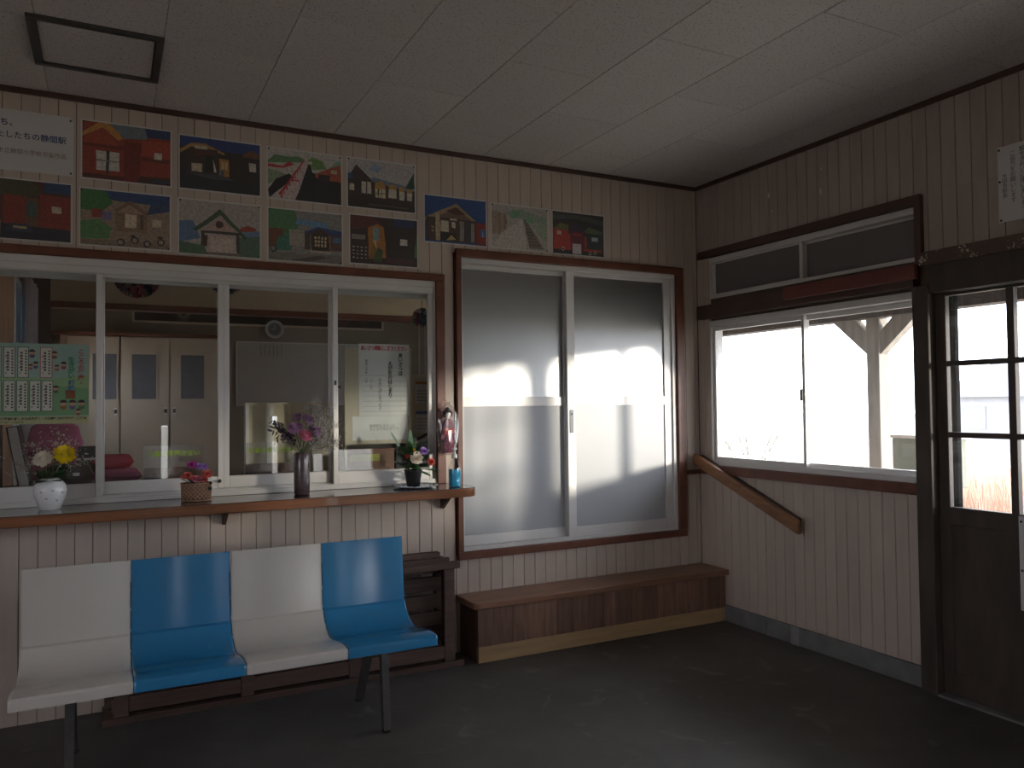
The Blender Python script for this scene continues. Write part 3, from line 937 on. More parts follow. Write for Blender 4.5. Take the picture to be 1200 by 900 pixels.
for x in (-0.125, 1.115):
    MB().prism([(3.455, 0.352), (3.495, 0.352), (3.462, 0.012), (3.422, 0.012)], 0, x - 0.016, x + 0.016).build('leg', STEEL, bench)
    MB().prism([(3.64, 0.352), (3.68, 0.352), (3.885, 0.012), (3.845, 0.012)], 0, x - 0.016, x + 0.016).build('leg', STEEL, bench)
    MB().prism([(3.700, 0.352), (3.730, 0.352), (3.842, 0.50), (3.846, 0.66), (3.822, 0.66), (3.816, 0.51)], 0, x - 0.014, x + 0.014).build('back_support', STEEL, bench)
    for yy in (3.442, 3.865):
        MB().lathe([(0.022, 0.0), (0.022, 0.010), (0.015, 0.014)], x, yy, 12).build('foot_pad', BLACK, bench)

# ================================================================== OLD WOODEN BENCH BEHIND
rack = thing('wooden_slat_bench', 'old dark wooden slatted bench standing against the wall behind the plastic bench', 'bench', (0, 0, 0))
MB().box(-0.02, 1.785, 4.095, 4.165, 0.0, 0.032).build('floor_rail', RACKW, rack, None, 0.004)
MB().box(-0.02, 1.785, 4.235, 4.300, 0.0, 0.032).build('floor_rail', RACKW, rack, None, 0.004)
MB().box(-0.01, 1.76, 4.085, 4.130, 0.545, 0.580).build('top_rail', RACKW, rack, None, 0.004)
MB().box(-0.01, 1.70, 4.235, 4.285, 0.585, 0.615).build('top_rail', RACKW, rack, None, 0.004)
for x in (0.06, 0.62, 1.16, 1.70):
    MB().box(x - 0.032, x + 0.032, 4.100, 4.150, 0.032, 0.545).build('post', RACKW, rack, None, 0.004)
    MB().box(x - 0.028, x + 0.028, 4.240, 4.285, 0.032, 0.585).build('post', RACKW, rack, None, 0.004)
    MB().box(x - 0.025, x + 0.025, 4.150, 4.240, 0.50, 0.54).build('tie', RACKW, rack)
for z in (0.045, 0.125, 0.210, 0.308, 0.407, 0.507):
    MB().box(-0.01, 1.745, 4.205, 4.232, z, z + 0.078).build('slat', RACKW, rack, None, 0.003)
MB().box(0.02, 1.70, 4.104, 4.128, 0.05, 0.12).build('slat', RACKW, rack, None, 0.003)

# ================================================================== CHILDREN'S PAINTINGS AND TITLE SHEET
def pic(label, x0, x1, z0, z1, shapes, tilt=0.0, paper='cfc8bd'):
    o = MB().box(0, x1 - x0, -0.0012, 0, 0, z1 - z0).build('painting_sheet', PAPER, None, (x0, W - 0.0006, z0))
    o.rotation_euler = (0, tilt, 0)
    tag(o, label, 'painting', "children's paintings above the ticket window")
    w_, h_ = x1 - x0, z1 - z0
    m = MB(); lay = 0
    rng = random.Random(label)
    mg = 0.007
    for hx, s in shapes:
        v = [float(t) for t in s.split()]
        pts = list(zip(v[0::2], v[1::2]))
        out = []
        for i in range(len(pts)):
            a, b = pts[i], pts[(i + 1) % len(pts)]
            L_ = math.hypot(b[0] - a[0], b[1] - a[1])
            ns = max(1, int(L_ / 0.14))
            for q in range(ns):
                t = q / ns
                u_ = a[0] + (b[0] - a[0]) * t; w2 = a[1] + (b[1] - a[1]) * t
                j = 0.006
                on_edge = u_ < 0.002 or u_ > 0.998 or w2 < 0.002 or w2 > 0.998
                if not on_edge:
                    u_ += rng.uniform(-j, j); w2 += rng.uniform(-j, j)
                out.append((min(1, max(0, u_)), min(1, max(0, w2))))
        lay += 1
        y = -0.0013 - lay * 0.00006
        m.poly([(mg + u_ * (w_ - 2 * mg), y, mg + w2 * (h_ - 2 * mg)) for (u_, w2) in out], 0, hexc(hx))
    m.build('paint_layer', PRINT, o)
    for (px, pz) in ((0.012, h_ - 0.012), (w_ - 0.012, h_ - 0.012), (w_ - 0.012, 0.012)):
        link_copy('pushpin', PIN, o, (px, -0.004, pz))
    return o
PIN = MB().ball((0, 0, 0), 0.0048, 8, 6).mesh('pushpin', STEEL)
def R4(u0, v0, u1, v1):
    return '%g %g %g %g %g %g %g %g' % (u0, v0, u1, v0, u1, v1, u0, v1)
FULL = R4(0, 0, 1, 1)
def bars(col, u0, v0, u1, v1, n, w, vertical=True):
    r = []
    for i in range(n):
        t = (i + 0.5) / n
        if vertical:
            c = u0 + (u1 - u0) * t; r.append((col, R4(c - w / 2, v0, c + w / 2, v1)))
        else:
            c = v0 + (v1 - v0) * t; r.append((col, R4(u0, c - w / 2, u1, c + w / 2)))
    return r
def ring(col, cu, cv, ru, rv, n=12, inner=None):
    pts = ' '.join('%g %g' % (cu + ru * math.cos(2 * math.pi * i / n), cv + rv * math.sin(2 * math.pi * i / n)) for i in range(n))
    out = [(col, pts)]
    if inner:
        pts2 = ' '.join('%g %g' % (cu + .65 * ru * math.cos(2 * math.pi * i / n), cv + .65 * rv * math.sin(2 * math.pi * i / n)) for i in range(n))
        out.append((inner, pts2))
    return out

pic('painting of a red-orange station wall with white double window, beside the title sheet', -0.119, 0.288, 2.575, 2.867,
    [('9a3a22', FULL), ('1f3763', R4(.66, .84, 1, 1)), ('6f7d84', '.30 1 .70 1 .74 .80 .44 .76'), ('c98a3a', '0 .80 .18 1 .30 1 .46 .76 .40 .72 .22 .92 .0 .72'), ('a8452a', '.02 .72 .20 .90 .38 .70 .38 .60 .02 .60'),
     ('7a2718', R4(0, .56, .46, .62)), ('7c2416', '.46 0 .64 0 .66 .72 .46 .74'), ('b2452b', R4(.66, .50, 1, .78)), ('6e2a1c', R4(.66, .40, 1, .47)), ('4a2a22', '.62 0 1 0 1 .14 .64 .12'),
     ('cfc9bd', R4(.15, .16, .27, .50)), ('cfc9bd', R4(.29, .16, .41, .50)), ('3a3a3c', R4(.265, .10, .295, .52)), ('7f7f80', R4(.15, .32, .41, .34)), ('d8d2c5', R4(.81, .46, .90, .58)), ('5e2015', R4(0, 0, .46, .08)), ('2c3a52', R4(.78, .02, .98, .08))])
pic('painting of a dark brown station entrance under deep blue sky with an orange figure', 0.318, 0.727, 2.575, 2.859,
    [('2a2119', FULL), ('1b3a78', '0 .82 0 1 1 1 1 .72 .6 .78'), ('b48a4c', '0 .74 .14 .88 .30 .90 .55 .76 .55 .71 .30 .82 .14 .80 0 .66'), ('3a2c20', '.10 .30 .12 .80 .46 .80 .46 .28'), ('cbbfa6', R4(.18, .78, .33, .84)),
     ('5a2c22', R4(.18, .66, .42, .76)), ('c9b79a', R4(.14, .34, .27, .50)), ('15120f', R4(.30, .34, .42, .68)), ('d9d4c6', '.41 .36 .45 .36 .40 .62'), ('b98032', R4(.48, .30, .60, .64)), ('d0b98c', R4(.51, .44, .54, .58)), ('d0b98c', R4(.55, .44, .58, .58)), ('3b5a86', R4(.50, .30, .54, .42)),
     ('2e231a', R4(.62, .24, .80, .78)), ('7a4a30', '.78 .78 .90 .88 1 .80 1 .72 .78 .72'), ('cfc9bd', R4(.86, .46, .95, .62)), ('232428', '0 0 1 0 1 .20 .6 .26 .2 .34 0 .32'), ('45484f', '.05 .30 .40 .22 .70 .24 .46 .32')])
pic('painting of a pale platform with red railing beside a black railway track and green hills', 0.754, 1.165, 2.573, 2.857,
    [('c4bfb6', FULL), ('5f8a5a', '0 .74 .10 .88 .28 .86 .40 .90 .55 .80 .0 .70'), ('6f9a50', '.48 .76 .60 .92 .74 .86 .80 .70 .62 .66'), ('8db096', '.80 .70 .95 .90 1 .92 1 .70'), ('c22f35', '0 .62 0 .68 .20 .66 .26 .76 .34 .74 .34 .70 .20 .62'),
     ('8da080', '0 .26 .28 .50 0 .58'), ('1c1a1c', '.02 0 .36 .46 .28 .52 .10 .38 0 .16'), ('1d1b1d', '.36 0 .56 .80 .60 .60 1 .46 1 0'), ('cdb7b4', '.18 0 .36 0 .54 .82 .50 .84 .36 .46'), ('c03038', '.16 .06 .50 .84 .47 .82 .14 .10'), ('c03038', R4(.30, .38, .42, .41))]
    + [('c03038', '%g %g %g %g %g %g' % (.17 + .035 * i, .02 + .085 * i, .19 + .035 * i, .02 + .085 * i, .19 + .035 * i, .15 + .085 * i)) for i in range(8)]
    + [('b0573a', '.64 .58 .98 .82 1 .62 1 .46 .64 .50'), ('2b2a2c', R4(.68, .44, .84, .58)), ('c9b49a', R4(.86, .62, .94, .70)), ('d8cfc2', R4(.53, .76, .59, .82))])
pic('painting of a long brown station building with lit arched windows below a pale sky', 1.189, 1.599, 2.573, 2.860,
    [('b9b4b0', FULL), ('8ea2bf', '.30 .80 .40 .94 .52 .88 .44 .76'), ('3a2a22', '0 0 1 0 1 .46 .40 .54 .12 .88 0 .60'), ('6d7f93', '.34 .56 .96 .42 .96 .52 .36 .66'), ('43322b', '0 .60 .14 .86 .30 .58 .30 .54 .02 .54'), ('234a73', '0 .56 .10 .60 .06 .70 0 .68'),
     ('1f4a30', '.86 .50 .99 .86 1 .50'), ('cdbfa0', R4(.02, .34, .09, .48)), ('c9c2b4', R4(.20, .30, .34, .54)), ('4b3a2e', R4(.265, .30, .28, .54)), ('b98a40', '.38 .40 .40 .54 .48 .60 .55 .52 .56 .40'), ('d8cda8', R4(.40, .24, .55, .42)), ('33261e', R4(.44, .24, .455, .42)), ('33261e', R4(.49, .24, .505, .42)), ('33261e', R4(.40, .32, .55, .335)),
     ('b98a40', R4(.60, .44, .72, .54)), ('cfc7b4', R4(.60, .26, .72, .44)), ('b98a40', R4(.76, .42, .84, .52)), ('cfc7b4', R4(.76, .24, .84, .42)), ('b98a40', R4(.88, .40, .96, .48)), ('cfc7b4', R4(.88, .24, .96, .40)), ('2a211d', '0 0 1 0 1 .12 0 .18'), ('5b5148', R4(.30, .06, .9, .09))])
pic('painting of rust-red walls and olive roof with a dark car, below the title sheet', -0.560, -0.153, 2.250, 2.542,
    [('5a2a20', FULL), ('24456e', R4(.72, .82, 1, 1)), ('4b4a2a', '0 .74 0 1 .60 1 .70 .80 .50 .70'), ('8a3322', R4(.30, .20, .52, .74)), ('6b4a35', R4(.52, .22, .66, .72)), ('3d5a55', R4(.55, .40, .63, .64)), ('8c3424', '.66 .20 1 .20 1 .76 .68 .80'), ('d3c3b0', R4(.80, .48, .90, .60)),
     ('222430', '0 0 1 0 1 .20 0 .28'), ('333c4e', '.30 .12 .36 .26 .56 .26 .62 .12'), ('bba77a', R4(.40, .18, .54, .22)), ('8a7f6a', R4(.10, .06, .28, .3))])
bk = []
for cu in (.44, .60, .74, .90):
    bk += ring('2b2622', cu, .08 + (.05 if cu in (.60, .90) else 0), .045, .065, 12, 'a08f80')
pic('painting of a tan gabled station with green trees and four bicycles', -0.126, 0.285, 2.249, 2.534,
    [('9b8672', FULL), ('2c4a78', '.20 .84 .20 1 1 1 1 .80'), ('3f7a3c', '0 .62 0 1 .26 1 .36 .78 .24 .62'), ('5a8a52', '0 .10 0 .42 .20 .48 .34 .32 .30 .12'), ('7a6d9a', R4(.24, .46, .34, .62)), ('95402c', R4(.12, .50, .24, .66)), ('8a6450', '.36 .66 .54 .86 .76 .64 .72 .60 .54 .78 .40 .60'), ('a98c74', '.40 .62 .54 .78 .70 .62'), ('8f7058', R4(.38, .28, .74, .62)),
     ('d6c3a8', R4(.49, .36, .62, .60)), ('6a5040', R4(.66, .34, .70, .62)), ('cdb89c', R4(.80, .40, .90, .54)), ('3a4a70', '.74 .62 1 .72 1 .86 .78 .82'), ('8a7565', R4(0, 0, 1, .10))] + bk + [('1e1e20', R4(.56, .18, .60, .22)), ('1e1e20', R4(.86, .20, .92, .23))])
pic('painting of a pink gate with green gabled roof against a bare pale sky', 0.315, 0.726, 2.241, 2.531,
    [('b3a79e', FULL), ('5f7a9c', '0 .20 0 .60 .16 .62 .26 .30'), ('506e58', '.70 0 .72 .36 1 .46 1 0'), ('a0442e', '.74 .54 .84 .60 .96 .56 .96 .50 .76 .48'), ('6a86a8', '.78 .36 1 .42 1 .52 .78 .48'), ('3d5c40', '.16 .46 .50 .88 .84 .36 .80 .32 .50 .76 .20 .42'), ('b99a90', '.28 .46 .50 .74 .74 .44'), ('3a3430', R4(.26, .40, .76, .45)),
     ('3f362f', R4(.26, .06, .30, .42)), ('3f362f', R4(.70, .06, .74, .42)), ('c4aba2', R4(.34, .04, .70, .38)), ('d0bcb2', R4(.38, .04, .66, .32)), ('55301f', R4(.29, .16, .34, .36))] + ring('4a3028', .49, .58, .05, .07) + [('4a6b50', '0 0 .34 0 .30 .16 0 .22'), ('7a6c60', R4(.30, 0, .76, .05))])
pic('painting of a brown porch with latticed door and a big round green tree', 0.756, 1.167, 2.240, 2.530,
    [('8e8a84', FULL), ('4f7f56', '0 .56 0 1 .34 1 .42 .74 .34 .54 .16 .50'), ('7c4632', R4(0, .26, .20, .62)), ('3d7d6a', '.08 .20 .12 .44 .26 .54 .34 .36 .30 .20'), ('6b93b8', '.36 .74 .38 .84 .80 .80 .80 .68'), ('a39a8c', R4(.28, .30, .50, .62)), ('504034', R4(.48, .24, .56, .62)), ('2f4a78', '.46 .58 .66 .72 1 .66 1 .56 .80 .54'), ('4a2c20', '.56 .60 .70 .68 .82 .60 .84 .20 .58 .20'), ('241a16', R4(.60, .26, .80, .56))]
    + [('d0b688', R4(.62 + .045 * i, .32 + .075 * j, .648 + .045 * i, .375 + .075 * j)) for i in range(4) for j in range(3)]
    + [('6a4634', R4(.84, .26, 1, .56)), ('4f79a8', R4(.88, .42, .98, .52)), ('7d776e', R4(0, 0, 1, .16)), ('5a544c', '.30 .02 .70 .14 .80 .10 .5 0'), ('b9ab98', R4(.56, .20, .84, .235))] + ring('33302c', .06, .22, .05, .07, 12, '8a8176'))
pic('painting of a dark station wall with a bright orange doorway', 1.201, 1.612, 2.255, 2.540,
    [('33241f', FULL), ('5e2a22', '0 .70 0 1 .36 1 .50 .78'), ('1f3560', R4(.64, .82, .95, 1)), ('b07028', '.26 .16 .26 .76 .40 .86 .50 .78 .52 .14'), ('7f9a9c', R4(.33, .50, .42, .78)), ('cbb48a', R4(.34, .30, .38, .5)), ('8a6a28', '.26 .10 .34 .46 .46 .12'), ('2a211e', R4(.56, .16, .94, .84)), ('d3cdc4', R4(.74, .44, .85, .58)), ('8b8174', R4(.02, .50, .22, .60)), ('4f7a3c', '.95 .20 .99 .74 1 .2'), ('3f5a35', '.34 .06 .40 .36 .48 .30 .46 .06')]
    + [('b9b0a0', R4(.03 + .06 * i, .10 + .075 * j, .06 + .06 * i, .125 + .075 * j)) for i in range(4) for j in range(4)] + [('4a2c30', R4(.52, .04, .94, .16))])
pic('painting of a beige gabled station with red side wall under bright blue sky', 1.647, 2.057, 2.415, 2.702,
    [('1d4a86', FULL), ('a08a68', '0 .52 .50 .88 .84 .54 .84 .46 .50 .76 0 .44'), ('6f5a44', '.18 .56 .50 .78 .80 .50'), ('4a362a', R4(.02, .04, .84, .54)), ('b8a684', R4(.17, .04, .24, .64)), ('c5bba4', R4(.25, .24, .38, .48)), ('241c18', R4(.25, .04, .5, .22)), ('d0c6b4', R4(.43, .34, .49, .46)), ('c8bfa9', R4(.40, .50, .52, .54)), ('b49a68', '.34 .06 .42 .18 .50 .08'), ('8b8478', R4(.56, .06, .63, .50)), ('39404c', R4(.66, .06, .72, .50)), ('8b8478', R4(.75, .06, .80, .48)),
     ('8a2a22', R4(.83, .02, 1, .50)), ('2f6aa8', R4(.90, .20, .985, .36)), ('cfd6dc', R4(.94, .20, .95, .36)), ('a39a8a', R4(.10, .30, .14, .34)), ('a39a8a', R4(.10, .22, .14, .26)), ('5a2a24', '.34 .70 .50 .80 .66 .66 .50 .62')])
pic('faint pencil and green painting of a platform beside a receding railway track', 2.083, 2.489, 2.416, 2.697,
    [('b2aaa2', FULL), ('8ba08a', '.20 .80 .50 .94 .98 .80 .98 .60 .62 .70'), ('6fa078', '.32 .70 .36 .92 .50 .90 .48 .74'), ('a08c78', '0 .30 0 .86 .22 .80 .28 .62 .22 .36'), ('8c7466', R4(.22, .34, .25, .78)), ('8c7466', R4(.12, .30, .15, .80)), ('7b6f66', '.56 .72 .66 .04 .94 .04 .60 .72'), ('c6beb5', '.0 0 .62 0 .54 .72 .44 .62 .16 .34')]
    + [('5f5048', '%g %g %g %g %g %g %g %g' % (.575 + .012 * i, .66 - .075 * i, .60 + .038 * i, .66 - .075 * i, .60 + .04 * i, .63 - .075 * i, .578 + .012 * i, .63 - .075 * i)) for i in range(8)]
    + [('9aa58e', '.70 .60 1 .16 1 .60'), ('74a37c', '.60 .66 .66 .84 .76 .62')])
pic('painting of a bright red station front with dark sky, last picture towards the corner', 2.514, 2.915, 2.414, 2.697,
    [('34312e', FULL), ('45504a', '0 .80 .40 .86 1 .76 1 .88 .5 .96 0 .92'), ('6a6a30', '0 .56 .14 .74 .30 .70 .30 .56'), ('b23a2c', R4(.01, .10, .34, .58)), ('5e6f4e', '.60 .56 .70 .70 .96 .60 .96 .50'), ('3c2a4e', '.28 .54 .46 .74 .68 .52 .62 .48 .46 .62 .32 .48'), ('6e2030', R4(.34, .08, .60, .56)), ('a8392e', R4(.38, .46, .56, .52)), ('cfc3c4', R4(.38, .02, .55, .26)), ('2a3b3c', R4(.68, .14, .95, .54)), ('a9c0bc', R4(.76, .36, .88, .46)), ('c7bdae', R4(.08, .46, .16, .54)), ('b23a2c', R4(.60, .10, .95, .16)), ('a93a2c', R4(.61, .16, .66, .46)),
     ('1d1c1e', R4(0, 0, .36, .10))] + ring('c9c2b4', .19, .12, .03, .05, 10, '2a2a2a') + ring('c9c2b4', .72, .06, .03, .045, 10, '2a2a2a') + ring('c9c2b4', .82, .08, .03, .045, 10, '2a2a2a'))

ts = thing('title_sheet', 'white title sheet with blue lettering at the left end of the paintings', 'sign', (-0.70, W - 0.0006, 2.578))
pts = [(0, 0), (0.551, 0), (0.551, 0.265), (0.533, 0.286), (0, 0.286)]
MB().prism(pts, 1, -0.0012, 0).build('sheet', PAPER, ts)
text('lettering', '僕たち、', 0.036, INKB, ts, (0.178, -0.0018, 0.212), weight=0.0008)
text('lettering', 'わたしたちの静間駅', 0.036, INKB, ts, (0.197, -0.0018, 0.155), weight=0.0004)
text('lettering', '大田市立静間小学校児童作品', 0.0255, INKBR, ts, (0.190, -0.0018, 0.082))
for (px, pz) in ((0.54, 0.012), (0.538, 0.268)):
    link_copy('pushpin', PIN, ts, (px, -0.004, pz))

# ================================================================== THINGS ON THE COUNTER LEDGE
def flower_mesh(m, c, axis, r, layers, mi=0, seed=0, wid=0.55, cup=0.5):
    rng = random.Random(seed)
    ax = Vector(axis).normalized(); a = ax.orthogonal().normalized(); b = ax.cross(a)
    for L_ in range(layers):
        t = L_ / max(1, layers - 1)
        n = int(11 + 10 * (1 - t)); elev = math.radians(5 + 72 * t)
        ln = r * (1 - 0.45 * t)
        for i in range(n):
            th = 2 * math.pi * (i + 0.5 * (L_ % 2)) / n + rng.uniform(-.1, .1)
            rad = a * math.cos(th) + b * math.sin(th)
            d = rad * math.cos(elev) + ax * math.sin(elev)
            side = ax.cross(rad)
            m.petal(Vector(c) + ax * r * 0.10 * L_ / layers, d, side, ln * rng.uniform(.88, 1.08), ln * wid, ln * cup * rng.uniform(.1, .5), mi)
    return m
def spray(m, root, tips, seed, mi_stem, mi_bloom, n_side=9, spread=0.05, bloom=0.0034):
    """baby's-breath: thin forked stems with tiny blooms"""
    rng = random.Random(seed)
    root = Vector(root)
    for tp in tips:
        tp = Vector(tp)
        mid = (root + tp) / 2 + Vector((rng.uniform(-.01, .01), rng.uniform(-.01, .01), 0.012))
        m.tube([root, mid, tp], [0.0012, 0.001, 0.0006], 4, mi_stem, False)
        for j in range(n_side):
            t = rng.uniform(0.45, 1.0)
            p = mid.lerp(tp, (t - .45) / .55)
            q = p + Vector((rng.gauss(0, spread), rng.gauss(0, spread * .7), rng.gauss(0.01, spread * .8)))
            m.tube([p, q], 0.0005, 3, mi_stem, False)
            m.ball(q, bloom * rng.uniform(.7, 1.3), 5, 4, mi_bloom)
            for _ in range(2):
                q2 = q + Vector((rng.gauss(0, .010), rng.gauss(0, .010), rng.gauss(0, .010)))
                m.ball(q2, bloom * rng.uniform(.6, 1.1), 5, 4, mi_bloom)
    return m

# white vase with chrysanthemums
vx, vy = -0.232, 4.175
vase = thing('white_vase', 'round white porcelain vase holding chrysanthemums at left end of ledge', 'vase', (vx, vy, LZ))
vm = MB().lathe([(0.0, 0.004), (0.040, 0.0), (0.044, 0.004), (0.052, 0.028), (0.063, 0.060), (0.0675, 0.088), (0.064, 0.112), (0.050, 0.130), (0.036, 0.139), (0.034, 0.146), (0.030, 0.146), (0.030, 0.138), (0.040, 0.12), (0.0, 0.03)], 0, 0, 32)
vb = vm.build('body', WHITEP, vase)
for (an, zz, hx) in ((-100, .055, 'c79a90'), (-78, .09, 'b8a8c0'), (-60, .045, 'b4bcc6'), (-118, .085, 'c8a0a4'), (-40, .08, 'b8a4a8')):
    a = math.radians(an)
    rr = 0.0615 if zz < .07 else 0.0675
    MB().ball((rr * math.cos(a), rr * math.sin(a), zz), 0.006, 8, 6, 0, (1, 1, 0.7)).build('painted_flower', mat('vase_print_' + hx, hexc(hx), 0.3), vb)
def cut_flower(name, label, cat, base, head, axis, r, layers, petal_m, seed, group=None, center=None, wid=0.4):
    o = thing(name, label, cat, base, group)
    b = Vector(base); h = Vector(head) - b
    flower_mesh(MB().ball(h + Vector(axis).normalized() * r * .18, r * .42, 10, 8), h, axis, r, layers, 0, seed, wid).build('bloom', petal_m, o)
    MB().tube([(0, 0, 0), h * 0.5 + Vector((0, 0, .01)), h], 0.0022, 6).build('stem', STEM, o)
    if center:
        MB().ball(h + Vector(axis).normalized() * r * .25, r * .22, 8, 6).build('eye', center, o)
    return o
cut_flower('yellow_chrysanthemum', 'yellow chrysanthemum bloom in the white vase', 'flower', (vx, vy, LZ + .10), (-0.176, 4.165, LZ + .245), (0.15, -0.75, 0.5), 0.052, 8, YELLOW, 3, wid=.36)
cut_flower('cream_chrysanthemum', 'cream chrysanthemum bloom beside the yellow one', 'flower', (vx - .008, vy, LZ + .10), (-0.258, 4.150, LZ + .228), (-0.15, -0.7, 0.5), 0.047, 7, PALEP, 4, wid=.34)
lv = thing('leaf_cluster', 'dark green leaves around the neck of the white vase', 'leaves', (vx, vy, LZ + .12))
for i in range(34):
    a = 2 * math.pi * i / 16 + random.uniform(-.2, .2)
    m = MB().petal((0.01 * math.cos(a), 0.01 * math.sin(a), 0.015), (math.cos(a), math.sin(a), random.uniform(.1, 1.1)), (-math.sin(a), math.cos(a), 0), random.uniform(.06, .10), .040, -.018)
    m.build('leaf', LEAF, lv)
gy = thing('babys_breath', "airy baby's-breath spray spreading from the white vase", 'flowers', (vx, vy, LZ + .10))
spray(MB(), (0, 0, 0), [(-.12, .02, .17), (-.14, -.01, .12), (-.09, .03, .20), (-.05, .02, .19), (.03, .05, .25), (.06, .04, .23), (.09, .03, .20), (.12, .01, .17), (.14, 0.0, .14), (.0, .05, .22)], 5, 0, 1, 12, .028).build('spray', [DRYSTEM, SPRAY], gy)

# wicker basket arrangement
bk0 = thing('flower_basket', 'small wicker basket of pink and coral artificial flowers on the ledge', 'basket', (0.388, 4.150, LZ))
bm_ = MB().lathe([(0.0, 0.003), (0.064, 0.003), (0.067, 0.090), (0.061, 0.090), (0.058, 0.02), (0.0, 0.02)], 0, 0, 28, 0, 1.02, 0.75)
bko = bm_.build('basket_body', mat('basket_inner', (0.20, 0.11, 0.07), 0.7), bk0)
wv = MB()
for s in (1, -1):
    for i in range(20):
        a0 = 2 * math.pi * i / 20
        pts = []
        for q in range(6):
            t = q / 5
            a = a0 + s * t * 1.2
            rr = 0.0655 + 0.003 * t
            pts.append((1.02 * rr * math.cos(a), .75 * rr * math.sin(a), 0.006 + .082 * t))
        wv.tube(pts, 0.0022, 5)
for z_, rr in ((0.006, 0.067), (0.089, 0.0695)):
    wv.tube([(1.02 * rr * math.cos(2 * math.pi * q / 24), .75 * rr * math.sin(2 * math.pi * q / 24), z_) for q in range(25)], 0.0035, 6, 0, False)
wv.build('weave', WICKER, bko)
for i, (dx, dy, dz, mm, r) in enumerate([(-.045, -.025, .125, REDP, .026), (.045, -.02, .128, REDP, .028), (.0, -.04, .108, PINKP, .026), (-.018, -.035, .112, REDP, .022), (.028, -.036, .106, REDP, .024), (-.022, 0, .175, mat('magenta_petal', (.5, .03, .28), .5), .025), (.012, -.005, .168, VIOLET, .024), (.035, .005, .165, VIOLET, .022), (-.05, .02, .12, PINKP, .022), (.055, .02, .135, REDP, .02)]):
    flower_mesh(MB(), (dx, dy, dz), (dx * 4, -0.6, .7), r, 3, 0, 20 + i, .7).build('bloom', mm, bk0)
for i in range(9):
    a = 2 * math.pi * i / 9
    MB().petal((.02 * math.cos(a), .02 * math.sin(a), .085), (math.cos(a), math.sin(a), .7), (-math.sin(a), math.cos(a), 0), .06, .024, -.01).build('leaf', LEAF, bk0)
MB().box(0.050, 0.066, -0.045, -0.03, 0.055, 0.07).ball((0.062, -0.038, 0.088), 0.007, 8, 6).build('clip', BLACK, bk0)

# dark vase with mauve carnations
dx0, dy0 = 0.903, 4.17
dv = thing('dark_vase', 'tall dark glazed pottery cylinder vase on the ledge', 'vase', (dx0, dy0, LZ))
MB().lathe([(0.0, 0.003), (0.036, 0.0), (0.040, 0.006), (0.041, 0.08), (0.040, 0.16), (0.036, 0.212), (0.033, 0.218), (0.029, 0.216), (0.031, 0.16), (0.0, 0.02)], 0, 0, 28).build('body', DARKV, dv)
for i, (hx, hy, hz, r) in enumerate([(.864, 4.150, 1.342, .042), (.930, 4.155, 1.388, .036), (.964, 4.145, 1.325, .040), (.914, 4.135, 1.300, .042), (.890, 4.19, 1.40, .030)]):
    cut_flower('mauve_carnation', ['leftmost mauve carnation in the dark vase', 'highest front mauve carnation in the dark vase', 'rightmost mauve carnation in the dark vase', 'lowest pinkish mauve carnation above the dark vase rim', 'small mauve carnation at the back of the dark vase'][i], 'flower', (dx0, dy0, LZ + .20), (hx, hy, hz), ((hx - dx0) * 6, -.6, .6), r, 5, PURPLE if i % 2 == 0 else PINKP if i == 3 else PURPLE, 30 + i, 'mauve carnations in the dark vase', wid=.5)
dl = thing('statice_sprig', 'dark purple drooping sprig at left of the dark vase', 'sprig', (dx0, dy0, LZ + .20))
MB().tube([(0, 0, 0), (-.05, .0, .10), (-.11, -.005, .17), (-.145, -.01, .165)], .002, 6).build('stem', STEM, dl)
DARKP = mat('dark_purple_petal', (.05, .03, .06), .6)
for i in range(70):
    t = random.random()
    p = Vector((-.05, 0, .09)).lerp(Vector((-.145, -.01, .168)), t) + Vector((random.gauss(0, .012), random.gauss(0, .012), random.gauss(-.004, .026)))
    dirv = Vector((random.gauss(-.4, .5), random.gauss(0, .5), random.gauss(0, .6))).normalized()
    MB().petal(p, dirv, dirv.orthogonal(), .030, .018, .004).build('leaf', DARKP, dl)
g2 = thing('babys_breath', "dense white baby's-breath rising right of the dark vase", 'flowers', (dx0, dy0, LZ + .20))
spray(MB(), (0, 0, 0), [(.11, .0, .25), (.13, -.01, .22), (.09, .01, .27), (.15, 0, .20), (.17, .0, .15), (.13, -.01, .12), (.10, -.02, .09), (.18, 0, .09), (.06, .02, .26), (.20, .0, .05), (.14, .01, .17), (.11, -.01, .19)], 8, 0, 1, 34, .028).build('spray', [DRYSTEM, SPRAY], g2)

# plate and potted arrangement
pl = thing('round_plate', 'blue and white patterned plate under the black flower pot', 'plate', (1.530, 4.17, LZ))
MB().lathe([(0.0, 0.002), (0.07, 0.0), (0.105, 0.006), (0.125, 0.013), (0.124, 0.016), (0.10, 0.009), (0.0, 0.006)], 0, 0, 36).build('dish', mat('blue_white_glaze', (.10, .22, .38), .2, col2=(.72, .76, .80), scale=60), pl)
for i in range(24):
    a = 2 * math.pi * i / 24
    MB().ball((.117 * math.cos(a), .117 * math.sin(a), .0155), .0075, 6, 4, 0, (1, 1, .35)).build('rim_spot', WHITEP, pl)
pp = thing('potted_arrangement', 'black pot with dark leaves and small artificial flowers on the plate', 'potted plant', (1.520, 4.18, LZ + .007))
MB().lathe([(0.0, 0.0), (0.036, 0.0), (0.040, 0.03), (0.049, 0.085), (0.052, 0.092), (0.047, 0.092), (0.042, 0.07), (0.0, 0.07)], 0, 0, 24).build('pot', BLACK, pp)
rng = random.Random(11)
